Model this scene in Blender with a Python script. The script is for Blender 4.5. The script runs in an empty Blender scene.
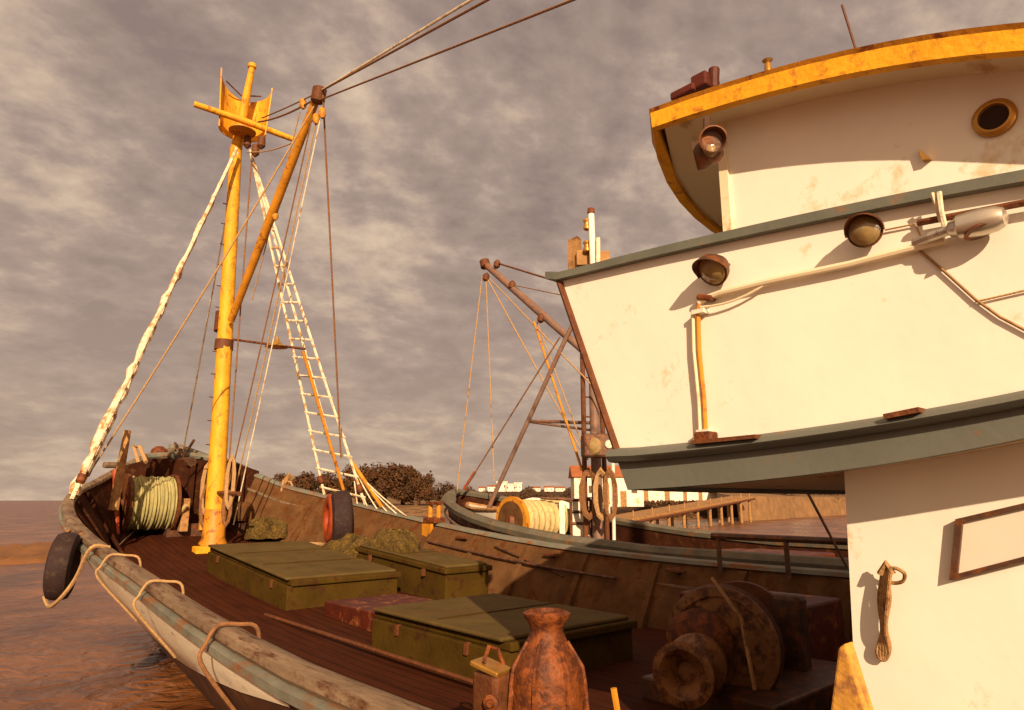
import bpy, math, random
from mathutils import Vector
random.seed(7)
S = bpy.context.scene
COL = S.collection
R = math.radians
# ------------------------------------------------------------------ camera
W_, H_ = 1024, 710
FPX, AZ, PITCH = 683.0, R(42), R(12)
EYE = Vector((-5.4, 0.0, 1.8))
cd = bpy.data.cameras.new('camera'); cam = bpy.data.objects.new('camera', cd); COL.objects.link(cam)
cd.sensor_fit = 'HORIZONTAL'; cd.sensor_width = 36; cd.lens = FPX/W_*36; cd.clip_start = .05; cd.clip_end = 9000
cam.location = EYE; cam.rotation_euler = (R(90)+PITCH, 0, -AZ); S.camera = cam
# ------------------------------------------------------------------ light
def cam2w(x, y, z): return Vector((x*math.cos(AZ)+y*math.sin(AZ), -x*math.sin(AZ)+y*math.cos(AZ), z))
ELEV = R(24)
SUN = cam2w(.16*math.cos(ELEV), -.987*math.cos(ELEV), math.sin(ELEV)).normalized()
ld = bpy.data.lights.new('sun', 'SUN'); ld.energy = 4.9; ld.angle = R(.5); ld.color = (1, .74, .47)
sun = bpy.data.objects.new('sun', ld); COL.objects.link(sun); sun.location = (0, 0, 40)
sun.rotation_euler = (-SUN).to_track_quat('-Z', 'Y').to_euler()
S.view_settings.view_transform = 'Standard'; S.view_settings.look = 'None'
S.view_settings.exposure = .55; S.view_settings.gamma = 1
wd = bpy.data.worlds.new('World'); S.world = wd; wd.use_nodes = True
nt = wd.node_tree; N = nt.nodes; L = nt.links; N.clear()
def nd(t, **k):
    n = N.new(t)
    for a, b in k.items(): setattr(n, a, b)
    return n
def math_(op, a, b=None, clamp=False):
    n = nd('ShaderNodeMath', operation=op); n.use_clamp = clamp
    for i, v in enumerate((a, b)):
        if v is None: continue
        if isinstance(v, (int, float)): n.inputs[i].default_value = v
        else: L.new(v, n.inputs[i])
    return n.outputs[0]
sky = nd('ShaderNodeTexSky', sky_type='NISHITA'); sky.sun_disc = False
sky.sun_elevation = ELEV; sky.sun_rotation = math.atan2(SUN.x, SUN.y)
sky.dust_density = 4
b1 = nd('ShaderNodeBackground'); b1.inputs[1].default_value = .06; L.new(sky.outputs[0], b1.inputs[0])
tc = nd('ShaderNodeTexCoord'); sp = nd('ShaderNodeSeparateXYZ'); L.new(tc.outputs['Generated'], sp.inputs[0])
zc = math_('ADD', math_('MAXIMUM', sp.outputs[2], 0.0), .30)
cb = nd('ShaderNodeCombineXYZ')
L.new(math_('DIVIDE', sp.outputs[0], zc), cb.inputs[0]); L.new(math_('DIVIDE', sp.outputs[1], zc), cb.inputs[1])
mp = nd('ShaderNodeMapping'); mp.inputs['Rotation'].default_value = (0, 0, R(50)); mp.inputs['Scale'].default_value = (1.25, 1.5, 1)
L.new(cb.outputs[0], mp.inputs[0])
n1 = nd('ShaderNodeTexNoise'); n1.inputs['Scale'].default_value = 1.9; n1.inputs['Detail'].default_value = 9; n1.inputs['Roughness'].default_value = .54; n1.inputs['Distortion'].default_value = .15
n2 = nd('ShaderNodeTexNoise'); n2.inputs['Scale'].default_value = 8.0; n2.inputs['Detail'].default_value = 6; n2.inputs['Roughness'].default_value = .6
L.new(mp.outputs[0], n1.inputs[0]); L.new(mp.outputs[0], n2.inputs[0])
n3 = nd('ShaderNodeTexNoise'); n3.inputs['Scale'].default_value = .55; n3.inputs['Detail'].default_value = 3; L.new(mp.outputs[0], n3.inputs[0])
mixf = math_('ADD', math_('ADD', math_('MULTIPLY', n1.outputs[0], .48), math_('MULTIPLY', n2.outputs[0], .24)), math_('MULTIPLY', n3.outputs[0], .28))
cr = nd('ShaderNodeValToRGB'); e = cr.color_ramp.elements
e[0].position = .43; e[0].color = (.205, .146, .125, 1)
e[1].position = .61; e[1].color = (.54, .405, .285, 1)
m_ = e.new(.50); m_.color = (.285, .207, .168, 1)
L.new(mixf, cr.inputs[0])
# the sky pales towards the horizon and glows on the sun's side
hz_ = nd('ShaderNodeMapRange'); hz_.inputs[1].default_value = 0; hz_.inputs[2].default_value = .42
L.new(sp.outputs[2], hz_.inputs[0])
hm = nd('ShaderNodeMixRGB', blend_type='MIX'); L.new(hz_.outputs[0], hm.inputs[0])
hc = nd('ShaderNodeMixRGB', blend_type='MIX'); hc.inputs[0].default_value = .5; hc.inputs[2].default_value = (.41, .295, .205, 1); L.new(cr.outputs[0], hc.inputs[1])
L.new(hc.outputs[0], hm.inputs[1]); L.new(cr.outputs[0], hm.inputs[2])
vm = nd('ShaderNodeVectorMath', operation='DOT_PRODUCT'); L.new(tc.outputs['Generated'], vm.inputs[0]); vm.inputs[1].default_value = SUN
gl = math_('POWER', math_('MAXIMUM', vm.outputs['Value'], 0.0), 1.6)
gc = nd('ShaderNodeMixRGB', blend_type='MIX'); gc.inputs[1].default_value = (0, 0, 0, 1); gc.inputs[2].default_value = (.50, .27, .11, 1)
L.new(gl, gc.inputs[0])
ad = nd('ShaderNodeMixRGB', blend_type='ADD'); ad.inputs[0].default_value = 1; L.new(hm.outputs[0], ad.inputs[1]); L.new(gc.outputs[0], ad.inputs[2])
b2 = nd('ShaderNodeBackground'); L.new(ad.outputs[0], b2.inputs[0]); b2.inputs[1].default_value = 1.0
ms = nd('ShaderNodeMixShader'); ms.inputs[0].default_value = .96
L.new(b1.outputs[0], ms.inputs[1]); L.new(b2.outputs[0], ms.inputs[2])
wo = nd('ShaderNodeOutputWorld'); L.new(ms.outputs[0], wo.inputs[0])

# ------------------------------------------------------------------ picture geometry helpers (rays of the surveyed camera)
def ray(px, py):
    r = Vector((math.cos(AZ), -math.sin(AZ), 0)); f = Vector((math.sin(AZ)*math.cos(PITCH), math.cos(AZ)*math.cos(PITCH), math.sin(PITCH)))
    return f + (px-512)/FPX*r - (py-355)/FPX*r.cross(f)
def hx(px, py, X): d = ray(px, py); return EYE + d*((X-EYE.x)/d.x)
def hz(px, py, Z): d = ray(px, py); return EYE + d*((Z-EYE.z)/d.z)
def hy(px, py, Y): d = ray(px, py); return EYE + d*((Y-EYE.y)/d.y)
def hd(px, py, D):                                     # D metres ahead of the camera, measured level
    d = ray(px, py); f = Vector((math.sin(AZ), math.cos(AZ), 0)); return EYE + d*(D/d.dot(f))

# ------------------------------------------------------------------ materials
def mat(name, col, rough=.7, var=.25, scale=3.0, dirt=None, dirt_amt=.0, dirt_scale=4.0, bump=.0, bscale=40, metal=0, stretch=(1, 1, 1), plank=None, spec=.3):
    m = bpy.data.materials.new(name); m.use_nodes = True
    t = m.node_tree; n = t.nodes; l = t.links; p = n['Principled BSDF']
    p.inputs['Roughness'].default_value = rough; p.inputs['Metallic'].default_value = metal
    if 'Specular IOR Level' in p.inputs: p.inputs['Specular IOR Level'].default_value = spec
    g = n.new('ShaderNodeNewGeometry'); mpp = n.new('ShaderNodeMapping'); mpp.inputs['Scale'].default_value = stretch
    l.new(g.outputs['Position'], mpp.inputs[0])
    a = n.new('ShaderNodeTexNoise'); a.inputs['Scale'].default_value = scale; a.inputs['Detail'].default_value = 6; a.inputs['Roughness'].default_value = .62
    l.new(mpp.outputs[0], a.inputs[0])
    r = n.new('ShaderNodeValToRGB'); r.color_ramp.elements[0].position = .3; r.color_ramp.elements[1].position = .7
    r.color_ramp.elements[0].color = tuple(c*(1-var) for c in col)+(1,); r.color_ramp.elements[1].color = tuple(min(.95, c*(1+var*.6)) for c in col)+(1,)
    l.new(a.outputs[0], r.inputs[0]); out = r.outputs[0]
    if dirt:
        b = n.new('ShaderNodeTexNoise'); b.inputs['Scale'].default_value = dirt_scale; b.inputs['Detail'].default_value = 9; b.inputs['Roughness'].default_value = .7
        l.new(mpp.outputs[0], b.inputs[0])
        q = n.new('ShaderNodeValToRGB'); q.color_ramp.elements[0].position = .62-dirt_amt*.3; q.color_ramp.elements[1].position = .70-dirt_amt*.2
        l.new(b.outputs[0], q.inputs[0])
        x = n.new('ShaderNodeMixRGB'); x.inputs[2].default_value = dirt+(1,); l.new(q.outputs[0], x.inputs[0]); l.new(out, x.inputs[1]); out = x.outputs[0]
    if plank:                                           # seams running along one axis: (axis, spacing, seam colour)
        s = n.new('ShaderNodeSeparateXYZ'); l.new(g.outputs['Position'], s.inputs[0])
        k = n.new('ShaderNodeMath'); k.operation = 'MODULO'; k.inputs[1].default_value = plank[1]
        k0 = n.new('ShaderNodeMath'); k0.operation = 'ADD'; k0.inputs[1].default_value = 100.0; l.new(s.outputs[plank[0]], k0.inputs[0]); l.new(k0.outputs[0], k.inputs[0])
        c = n.new('ShaderNodeMath'); c.operation = 'LESS_THAN'; c.inputs[1].default_value = plank[1]*.09; l.new(k.outputs[0], c.inputs[0])
        x = n.new('ShaderNodeMixRGB'); x.inputs[2].default_value = plank[2]+(1,); l.new(c.outputs[0], x.inputs[0]); l.new(out, x.inputs[1]); out = x.outputs[0]
    l.new(out, p.inputs['Base Color'])
    if bump:
        b2_ = n.new('ShaderNodeTexNoise'); b2_.inputs['Scale'].default_value = bscale; b2_.inputs['Detail'].default_value = 4
        l.new(mpp.outputs[0], b2_.inputs[0])
        u = n.new('ShaderNodeBump'); u.inputs['Strength'].default_value = bump; u.inputs['Distance'].default_value = .02
        l.new(b2_.outputs[0], u.inputs['Height']); l.new(u.outputs[0], p.inputs['Normal'])
    return m
RUST = (.22, .07, .02)
M = dict(
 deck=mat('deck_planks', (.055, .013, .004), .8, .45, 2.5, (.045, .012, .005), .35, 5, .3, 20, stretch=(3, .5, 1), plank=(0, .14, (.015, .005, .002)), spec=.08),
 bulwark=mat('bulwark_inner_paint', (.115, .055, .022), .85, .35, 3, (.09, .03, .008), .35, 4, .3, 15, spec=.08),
 bulwark_out=mat('hull_dark_paint', (.06, .022, .010), .6, .4, 2, (.13, .05, .018), .35, 3, .2, 12),
 strake=mat('hull_white_paint', (.80, .72, .56), .5, .15, 3, (.34, .15, .05), .12, 5, .15, 20, stretch=(1, .6, 2)),
 rail=mat('rail_wood', (.20, .135, .085), .55, .45, 4, (.08, .03, .012), .4, 6, .4, 30, stretch=(2.5, .35, 1), spec=.15),
 railgrey=mat('rail_grey_green_paint', (.17, .165, .13), .5, .35, 4, (.20, .08, .03), .35, 6, .3, 25, stretch=(1, .4, 1), spec=.1),
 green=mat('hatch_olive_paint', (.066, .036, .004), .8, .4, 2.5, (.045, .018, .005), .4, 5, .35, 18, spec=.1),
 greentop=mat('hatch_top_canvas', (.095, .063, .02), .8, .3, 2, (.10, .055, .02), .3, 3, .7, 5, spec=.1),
 yellow=mat('mast_yellow_paint', (.70, .33, .015), .6, .3, 4, (.34, .12, .012), .28, 7, .3, 25, stretch=(1, 1, .5)),
 yellowbright=mat('roof_edge_yellow', (.86, .40, .014), .65, .2, 5, (.5, .19, .02), .28, 14, .25, 30),
 orange=mat('boom_orange_paint', (.56, .23, .018), .5, .3, 3, (.2, .05, .01), .3, 6, .2, 20),
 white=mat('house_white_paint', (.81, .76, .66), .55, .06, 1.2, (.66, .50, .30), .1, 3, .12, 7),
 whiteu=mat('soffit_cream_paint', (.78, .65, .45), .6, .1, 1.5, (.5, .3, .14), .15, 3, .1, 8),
 grey=mat('trim_grey_paint', (.135, .14, .115), .5, .18, 3, (.24, .12, .05), .12, 6, .1, 25),
 greyband=mat('deck_edge_grey', (.125, .128, .108), .55, .12, 2, (.2, .11, .05), .08, 6, .1, 25),
 steel=mat('dark_steel', (.10, .05, .03), .5, .4, 6, RUST, .4, 8, .2, 30, metal=.3),
 rust=mat('rusty_iron', (.13, .042, .012), .65, .45, 8, (.10, .03, .012), .45, 14, .4, 40),
 rusto=mat('orange_rust_iron', (.20, .052, .010), .6, .55, 9, (.07, .018, .006), .6, 12, .5, 40),
 rope=mat('hemp_rope', (.42, .25, .11), .9, .35, 30, None, 0, 4, .4, 120),
 ropew=mat('white_rope', (.75, .64, .46), .9, .2, 20, (.36, .19, .06), .4, 5, .3, 100),
 roped=mat('dark_rope', (.22, .10, .04), .9, .4, 20, None, 0, 4, .3, 100),
 netgreen=mat('green_net_cord', (.38, .33, .14), .9, .35, 7, (.22, .2, .08), .3, 10, .4, 60, stretch=(4, 1, .3)),
 netcream=mat('cream_net_cord', (.56, .42, .19), .9, .3, 7, (.35, .22, .08), .3, 10, .4, 60, stretch=(1, 4, .4)),
 rubber=mat('black_rubber', (.028, .013, .012), .8, .3, 8, (.05, .03, .02), .3, 9, .2, 40),
 red=mat('red_paint', (.33, .05, .012), .5, .3, 6, None, 0, 4, .1, 20),
 silver=mat('silver_lamp_metal', (.62, .56, .46), .3, .15, 5, (.4, .25, .12), .15, 6, .05, 20, metal=.75),
 brass=mat('brass', (.50, .25, .05), .35, .25, 6, None, 0, 4, .1, 20, metal=.6),
 lens=mat('lamp_lens', (.30, .20, .08), .12, .3, 14, None, 0, 4, .1, 30, spec=.8),
 glass=mat('dark_glass', (.06, .03, .02), .08, .2, 3, spec=.9),
 pane=mat('white_painted_pane', (.72, .66, .55), .25, .06, 2, spec=.7),
 redbrown=mat('redbrown_steel_paint', (.075, .012, .005), .55, .35, 4, RUST, .3, 5, .2, 20),
 bboat=mat('brown_hull_paint', (.08, .028, .012), .6, .4, 2, (.28, .12, .05), .3, 3, .2, 15),
 bgrey=mat('grey_rail_paint', (.13, .115, .085), .7, .3, 3, (.22, .11, .04), .25, 5, .2, 20, spec=.1),
 spar=mat('spar_brown_grey', (.20, .12, .09), .5, .3, 5, RUST, .3, 6, .2, 20),
 twood=mat('old_timber', (.36, .19, .07), .8, .4, 4, (.16, .07, .025), .35, 6, .4, 20),
 stone=mat('quay_stone', (.24, .13, .055), .9, .4, .7, (.2, .11, .05), .4, 1.2, .5, 3),
 ground=mat('shore_ground', (.26, .14, .055), .95, .45, .12, (.10, .05, .018), .5, .3, .4, 1),
 mud=mat('mud_bank', (.24, .10, .03), .9, .5, .4, (.18, .08, .03), .5, .8, .5, 2),
 shed=mat('shed_white_boards', (.78, .70, .56), .7, .12, .3, (.5, .36, .2), .2, .5),
 tile=mat('clay_tile_roof', (.34, .11, .04), .8, .3, 1, (.2, .06, .02), .3, 2),
 bark=mat('tree_bark', (.12, .06, .03), .9, .3, 2),
 leaf=mat('autumn_brown_foliage', (.085, .034, .010), .9, .55, .35, (.055, .028, .010), .45, .8),
 leafd=mat('dark_foliage', (.075, .036, .014), .9, .5, .3, (.04, .02, .008), .45, .6),
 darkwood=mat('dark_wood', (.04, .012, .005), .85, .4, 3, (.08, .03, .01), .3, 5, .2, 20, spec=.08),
 drum=mat('winch_brown_paint', (.25, .105, .032), .5, .4, 5, (.07, .02, .008), .45, 9, .3, 30),
 netolive=mat('olive_net', (.12, .075, .012), .95, .6, 14, (.05, .02, .006), .5, 20, .9, 40),
 dark=mat('dark_opening', (.03, .015, .01), .9, .2, 3),
)
# ------------------------------------------------------------------ mesh building
WORG = {}
class MB:
    def __init__(s): s.v = []; s.f = []
    def add(s, vs, fs):
        b = len(s.v); s.v += [Vector(q) for q in vs]; s.f += [tuple(b+i for i in f) for f in fs]; return s
    def box(s, c, d, rz=0, tilt=0):
        c = Vector(c); vs = []
        for x in (-1, 1):
            for y in (-1, 1):
                for z in (-1, 1):
                    p = Vector((x*d[0]/2, y*d[1]/2, z*d[2]/2))
                    if tilt: p = Vector((p.x, p.y*math.cos(tilt)-p.z*math.sin(tilt), p.y*math.sin(tilt)+p.z*math.cos(tilt)))
                    p = Vector((p.x*math.cos(rz)-p.y*math.sin(rz), p.x*math.sin(rz)+p.y*math.cos(rz), p.z))
                    vs.append(c+p)
        return s.add(vs, [(0, 1, 3, 2), (4, 6, 7, 5), (0, 4, 5, 1), (2, 3, 7, 6), (0, 2, 6, 4), (1, 5, 7, 3)])
    def tube(s, pts, r, n=10, cap=True):
        pts = [Vector(p) for p in pts]; m = len(pts); rr = r if isinstance(r, (list, tuple)) else [r]*m
        vs = []; prev = None
        for i, p in enumerate(pts):
            t = (pts[min(i+1, m-1)]-pts[max(i-1, 0)]).normalized()
            if prev is None:
                a = t.cross(Vector((0, 0, 1)));
                if a.length < .05: a = t.cross(Vector((1, 0, 0)))
            else: a = prev - t*prev.dot(t)
            a.normalize(); prev = a; b = t.cross(a)
            for k in range(n):
                g = 2*math.pi*k/n; vs.append(p+(a*math.cos(g)+b*math.sin(g))*rr[i])
        fs = [(i*n+k, i*n+(k+1) % n, (i+1)*n+(k+1) % n, (i+1)*n+k) for i in range(m-1) for k in range(n)]
        if cap: fs += [tuple(range(n))[::-1], tuple((m-1)*n+k for k in range(n))]
        return s.add(vs, fs)
    def lathe(s, base, axis, prof, n=24):               # prof: (distance along the axis, radius)
        base = Vector(base); t = Vector(axis).normalized()
        a = t.cross(Vector((0, 0, 1)));
        if a.length < .05: a = t.cross(Vector((1, 0, 0)))
        a.normalize(); b = t.cross(a); vs = []
        for h, r in prof:
            for k in range(n):
                g = 2*math.pi*k/n; vs.append(base+t*h+(a*math.cos(g)+b*math.sin(g))*max(r, .0005))
        m = len(prof)
        fs = [(i*n+k, i*n+(k+1) % n, (i+1)*n+(k+1) % n, (i+1)*n+k) for i in range(m-1) for k in range(n)]
        fs += [tuple(range(n))[::-1], tuple((m-1)*n+k for k in range(n))]
        return s.add(vs, fs)
    def slab(s, poly, off):                              # closed outline extruded by a vector
        off = Vector(off); n = len(poly); poly = [Vector(p) for p in poly]
        return s.add(poly+[p+off for p in poly], [tuple(range(n))[::-1], tuple(range(n, 2*n))]+[(i, (i+1) % n, n+(i+1) % n, n+i) for i in range(n)])
    def loft(s, rows, close=False):                       # rows of points, same count; close = each row is a ring
        n = len(rows[0]); vs = [Vector(p) for r_ in rows for p in r_]; fs = []
        for i in range(len(rows)-1):
            for k in range(n if close else n-1):
                fs.append((i*n+k, i*n+(k+1) % n, (i+1)*n+(k+1) % n, (i+1)*n+k))
        if close: fs += [tuple(range(n))[::-1], tuple((len(rows)-1)*n+k for k in range(n))]
        return s.add(vs, fs)
    def build(s, name, m, parent=None, smooth=False, bevel=0, label=None):
        lo = Vector([min(p[i] for p in s.v) for i in range(3)]); hi = Vector([max(p[i] for p in s.v) for i in range(3)])
        c = (lo+hi)/2
        if parent is None: c.z = lo.z
        me = bpy.data.meshes.new(name); me.from_pydata([tuple(p-c) for p in s.v], [], s.f); me.update()
        import bmesh
        bm = bmesh.new(); bm.from_mesh(me); bmesh.ops.recalc_face_normals(bm, faces=bm.faces); bm.to_mesh(me); bm.free()
        o = bpy.data.objects.new(name, me); COL.objects.link(o); me.materials.append(m if not isinstance(m, str) else M[m])
        if parent is not None: o.parent = parent; o.location = c-WORG[parent.name]
        else: o.location = c
        WORG[o.name] = c
        if smooth:
            for p in me.polygons: p.use_smooth = True
            try: me.set_sharp_from_angle(angle=R(40))
            except Exception: pass
        if bevel:
            bv = o.modifiers.new('bevel', 'BEVEL'); bv.width = bevel; bv.segments = 2; bv.limit_method = 'ANGLE'
        if label: o['label'] = label
        return o
def root(name, loc, label, cat, group=None):
    o = bpy.data.objects.new(name, None); COL.objects.link(o); o.location = loc; WORG[o.name] = Vector(loc); o.empty_display_size = .2
    return tag(o, label, cat, group)
def tag(o, label, cat, group=None):
    o['label'] = label; o['category'] = cat
    if group: o['group'] = group
    return o
def struct(o): o['kind'] = 'structure'; return o
def lerp(a, b, t): return Vector(a)*(1-t)+Vector(b)*t
def sag(a, b, s, n=10): return [lerp(a, b, i/n)-Vector((0, 0, s*4*(i/n)*(1-i/n))) for i in range(n+1)]
def interp(tab, x):                                     # smooth least-squares curve through a measured edge
    import numpy as np
    c = np.polyfit([a for a, _ in tab], [b for _, b in tab], 2 if len(tab) > 3 else 1); x1 = tab[-1][0]
    if x <= x1: return float(np.polyval(c, x))
    return float(np.polyval(c, x1)+np.polyval(np.polyder(c), x1)*(x-x1))

# ------------------------------------------------------------------ water, shores
WZ = -1.0
wm = bpy.data.materials.new('harbour_water'); wm.use_nodes = True
t = wm.node_tree; p = t.nodes['Principled BSDF']; p.inputs['Roughness'].default_value = .27; p.inputs['IOR'].default_value = 1.33
g = t.nodes.new('ShaderNodeNewGeometry'); a1 = t.nodes.new('ShaderNodeTexNoise'); a1.inputs['Scale'].default_value = .35; a1.inputs['Detail'].default_value = 7; a1.inputs['Distortion'].default_value = .6
rr = t.nodes.new('ShaderNodeValToRGB'); rr.color_ramp.elements[0].position = .35; rr.color_ramp.elements[0].color = (.085, .028, .010, 1); rr.color_ramp.elements[1].position = .66; rr.color_ramp.elements[1].color = (.24, .09, .028, 1)
a2 = t.nodes.new('ShaderNodeTexNoise'); a2.inputs['Scale'].default_value = 2.2; a2.inputs['Detail'].default_value = 6; a2.inputs['Distortion'].default_value = .8
bu = t.nodes.new('ShaderNodeBump'); bu.inputs['Strength'].default_value = .7; bu.inputs['Distance'].default_value = .25
for x in (a1, a2): t.links.new(g.outputs['Position'], x.inputs[0])
t.links.new(a1.outputs[0], rr.inputs[0]); t.links.new(rr.outputs[0], p.inputs['Base Color']); t.links.new(a2.outputs[0], bu.inputs['Height']); t.links.new(bu.outputs[0], p.inputs['Normal'])
struct(MB().add([(-7000, -7000, WZ), (7000, -7000, WZ), (7000, 7000, WZ), (-7000, 7000, WZ)], [(0, 1, 2, 3)]).build('water', wm))

# far shore: a low uneven bank, built as a grid
def shore(name, m, pts, depth, h, seed, rise=0, N_=60):
    rnd = random.Random(seed); rows = []
    f = cam2w(0, 1, 0)
    prof = [(0, 0), (.04, .5), (.12, .85), (.35, 1), (.7, 1.05), (1, .9)]
    for i in range(N_+1):
        t_ = i/N_*(len(pts)-1); k = min(int(t_), len(pts)-2); b = lerp(pts[k], pts[k+1], t_-k)
        j = rnd.uniform(.75, 1.25); row = []
        for a, c in prof: row.append((b.x+f.x*depth*a+rnd.uniform(-1, 1)*depth*.01, b.y+f.y*depth*a, WZ-.3+(h+.3)*c*j*(1+rise*a)))
        rows.append(row)
    return MB().loft(rows).build(name, m, smooth=True)
def wl(px, D): q = hd(px, 500, D); return Vector((q.x, q.y, WZ))
struct(shore('shore', 'ground', [wl(150, 230), wl(280, 150), wl(420, 125), wl(560, 112), wl(600, 100), wl(700, 104), wl(740, 118), wl(800, 140), wl(860, 165), wl(1040, 180)], 160, 2.2, 3, .4))
struct(shore('hills', 'leafd', [wl(200, 620), wl(330, 520), wl(480, 480), wl(640, 480), wl(900, 500)], 700, 9, 5, .6))
mb_ = MB(); rnd = random.Random(4)
rows = []
for i in range(41):
    b = lerp(hd(-420, 500, 21), hd(95, 500, 34), i/40); row = []
    for a, c in ((0, -.2), (.8, .10), (2.0, .16), (4, .20), (7, .24), (10, .32), (12, .3), (14, -.2)): row.append((b.x+.2*a+rnd.uniform(-.2, .2), b.y+a+rnd.uniform(-.2, .2), WZ+c*rnd.uniform(.5, 1.5)))
    rows.append(row)
struct(MB().loft(rows).build('mud_bank', 'mud', smooth=True))

# ------------------------------------------------------------------ FISHING BOAT (the near one)
boat = root('fishing_boat', (0, 0, WZ), 'large near fishing boat with yellow mast, green hatches and white wheelhouse at right', 'fishing boat')
XC = .15; LEN = 19.6
def hw(Y):
    t_ = max(0, (Y-7)/(LEN-7)); return 3.5*(max(0, 1-t_**4.2))**.85+.16*min(1, max(0, (8-Y)/4))
def zr(Y, side=-1):
    b = (.80 if side < 0 else .86)+max(0, (Y-4)/15)**(1.6 if side < 0 else 2.3)*1.65
    if Y > 17: b += .55*((Y-17)/2.6)**1.4
    return b
def zd(Y): return -.02+max(0, (Y-6)/12)**2*1.05
YS = [-9, -6, -3, 0, 1, 2, 3, 4, 5, 6, 7, 8, 9, 10, 11, 12, 13, 14, 14.6, 15.2, 15.8, 16.3, 16.8, 17.2, 17.6, 18, 18.3, 18.6, 18.85, 19.05, 19.2, 19.35, 19.48, LEN-.02]
def side_pts(inset, dz, s): return [Vector((XC+s*max(0.0, hw(Y)-inset), Y-(inset if Y > 18.8 else 0)*.6, zr(Y, s)+dz)) for Y in YS]
def ringloft(s, prof):                                    # prof: list of (inset, dz) round the section
    return MB().loft([[Vector((XC+s*max(.0, hw(Y)-i), Y-(i*.8 if Y > 18.5 else 0), zr(Y, s)+d)) for i, d in prof] for Y in YS], close=True)
def flare(Y):
    for (a, p), (b, q) in zip(FL, FL[1:]):
        if Y <= b: return p+(q-p)*max(0, (Y-a)/(b-a))
    return FL[-1][1]
FL = [(-9, .9), (0, .86), (5, .72), (10, .50), (14, .32), (17, .14), (20, .08)]
def hullx(Y, g): return hw(Y)*(1-(1-flare(Y))*g**1.15)
def deckx(Y, s=1): zt = zr(Y, s)-.10; return max(.0, hullx(Y, (zt-zd(Y))/(zt-WZ))-.06)
# hull skin, keel line drawn in below the water
m = MB()
for s in (-1, 1):
    rows = []
    for Y in YS:
        w_ = hw(Y); zt = zr(Y, s)-.10; f = flare(Y); rows.append([Vector((XC+s*hullx(Y, g), Y-.10*g*max(0, Y-13), zt+(WZ-.02-zt)*g)) for g in (0, .08, .16, .25, .4, .55, .7, .85, 1)]+[Vector((XC+s*w_*f*.6, Y-.2*max(0, Y-13), WZ-.8))])
    m.loft(rows)
m.build('hull', 'bulwark_out', boat, smooth=True)
m = MB()
rows = []
for Y in YS:
    if Y < 4: continue
    k = min(1, (Y-4)/4)
    w_ = hw(Y); zt = zr(Y, -1)-.10; f = flare(Y); hh = zt-WZ+.02
    def sk(g, o_): return (XC-hullx(Y, g)-o_, Y-.10*g*max(0, Y-13), zt-hh*g)
    rows.append([sk(.02, .02), sk(.02+.06*k, .02), sk(.03+.13*k, .02), sk(.03+.20*k, .02), sk(.035+.34*k, .015), sk(.04+.34*k, -.01)])
m.loft(rows).build('sheer_strake', 'strake', boat, smooth=True)
for s in (-1, 1):
    m = MB(); rows = []
    for Y in YS:
        if Y > 19.3: continue
        a, b, c = max(0, hw(Y)-.12), max(0, (hw(Y)-.12)*.45+deckx(Y, s)*.55-.02), deckx(Y, s)-.02; k = zr(Y, s)
        zm = k+(zd(Y)-k)*.5
        rows.append([Vector((XC+s*(a+.05), Y, k-.02)), Vector((XC+s*a, Y, k-.02)), Vector((XC+s*b, Y, zm)), Vector((XC+s*c, Y, zd(Y)-.05)), Vector((XC+s*(c+.04), Y, zd(Y)-.05)), Vector((XC+s*(b+.05), Y, zm))])
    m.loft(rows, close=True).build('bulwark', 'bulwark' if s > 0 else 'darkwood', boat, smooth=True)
    ringloft(s, [(-.04, .0), (-.03, .05), (.01, .07), (.08, .068), (.14, .05), (.16, .0), (.1, -.03), (-.02, -.03)]).build('gunwale', 'rail' if s < 0 else 'railgrey', boat, smooth=True)
    ringloft(s, [(-.04, -.03), (-.07, -.05), (-.07, -.10), (-.03, -.13), (.02, -.1), (.0, -.03)]).build('rubbing_strake', 'railgrey', boat, smooth=True)
    for Y in [-2, -.5, 1, 2.4, 3.8, 5.2, 6.6, 8, 9.4, 10.8, 12.2, 13.6, 15, 16.2]:
        h = zr(Y, s)-zd(Y)
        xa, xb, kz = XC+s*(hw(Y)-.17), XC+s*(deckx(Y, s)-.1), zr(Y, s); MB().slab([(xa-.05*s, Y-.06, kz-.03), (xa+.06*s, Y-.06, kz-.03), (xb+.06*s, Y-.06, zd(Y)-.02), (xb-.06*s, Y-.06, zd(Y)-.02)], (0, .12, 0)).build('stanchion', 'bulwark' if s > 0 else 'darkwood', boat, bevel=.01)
    # a plank shelf inside the starboard bulwark
ringloft(1, [(.15, -.30), (.30, -.30), (.30, -.35), (.15, -.35)]).build('bulwark_shelf', 'rail', boat)
rows = [[Vector((XC+k*deckx(Y), Y, zd(Y)+.05*(1-k*k))) for k in (-1, -.6, -.2, .2, .6, 1)] for Y in YS if Y < 19.3]
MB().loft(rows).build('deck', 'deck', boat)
# stem post and the raised bow cap
MB().tube([(XC, LEN+.08, zr(LEN)+.14), (XC, LEN-.02, zr(LEN)-.9), (XC, LEN-.9, .1), (XC, LEN-1.5, WZ-.6)], [.12, .12, .11, .1], 8).build('stem_post', 'railgrey', boat, smooth=True)
MB().tube([(XC-1.5, 18.15, 2.55), (XC-.9, 18.55, 2.83), (XC, 18.8, 2.95), (XC+.9, 18.55, 2.83), (XC+1.5, 18.15, 2.55)], .09, 8).build('bow_hoop', 'railgrey', boat, smooth=True)

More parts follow.
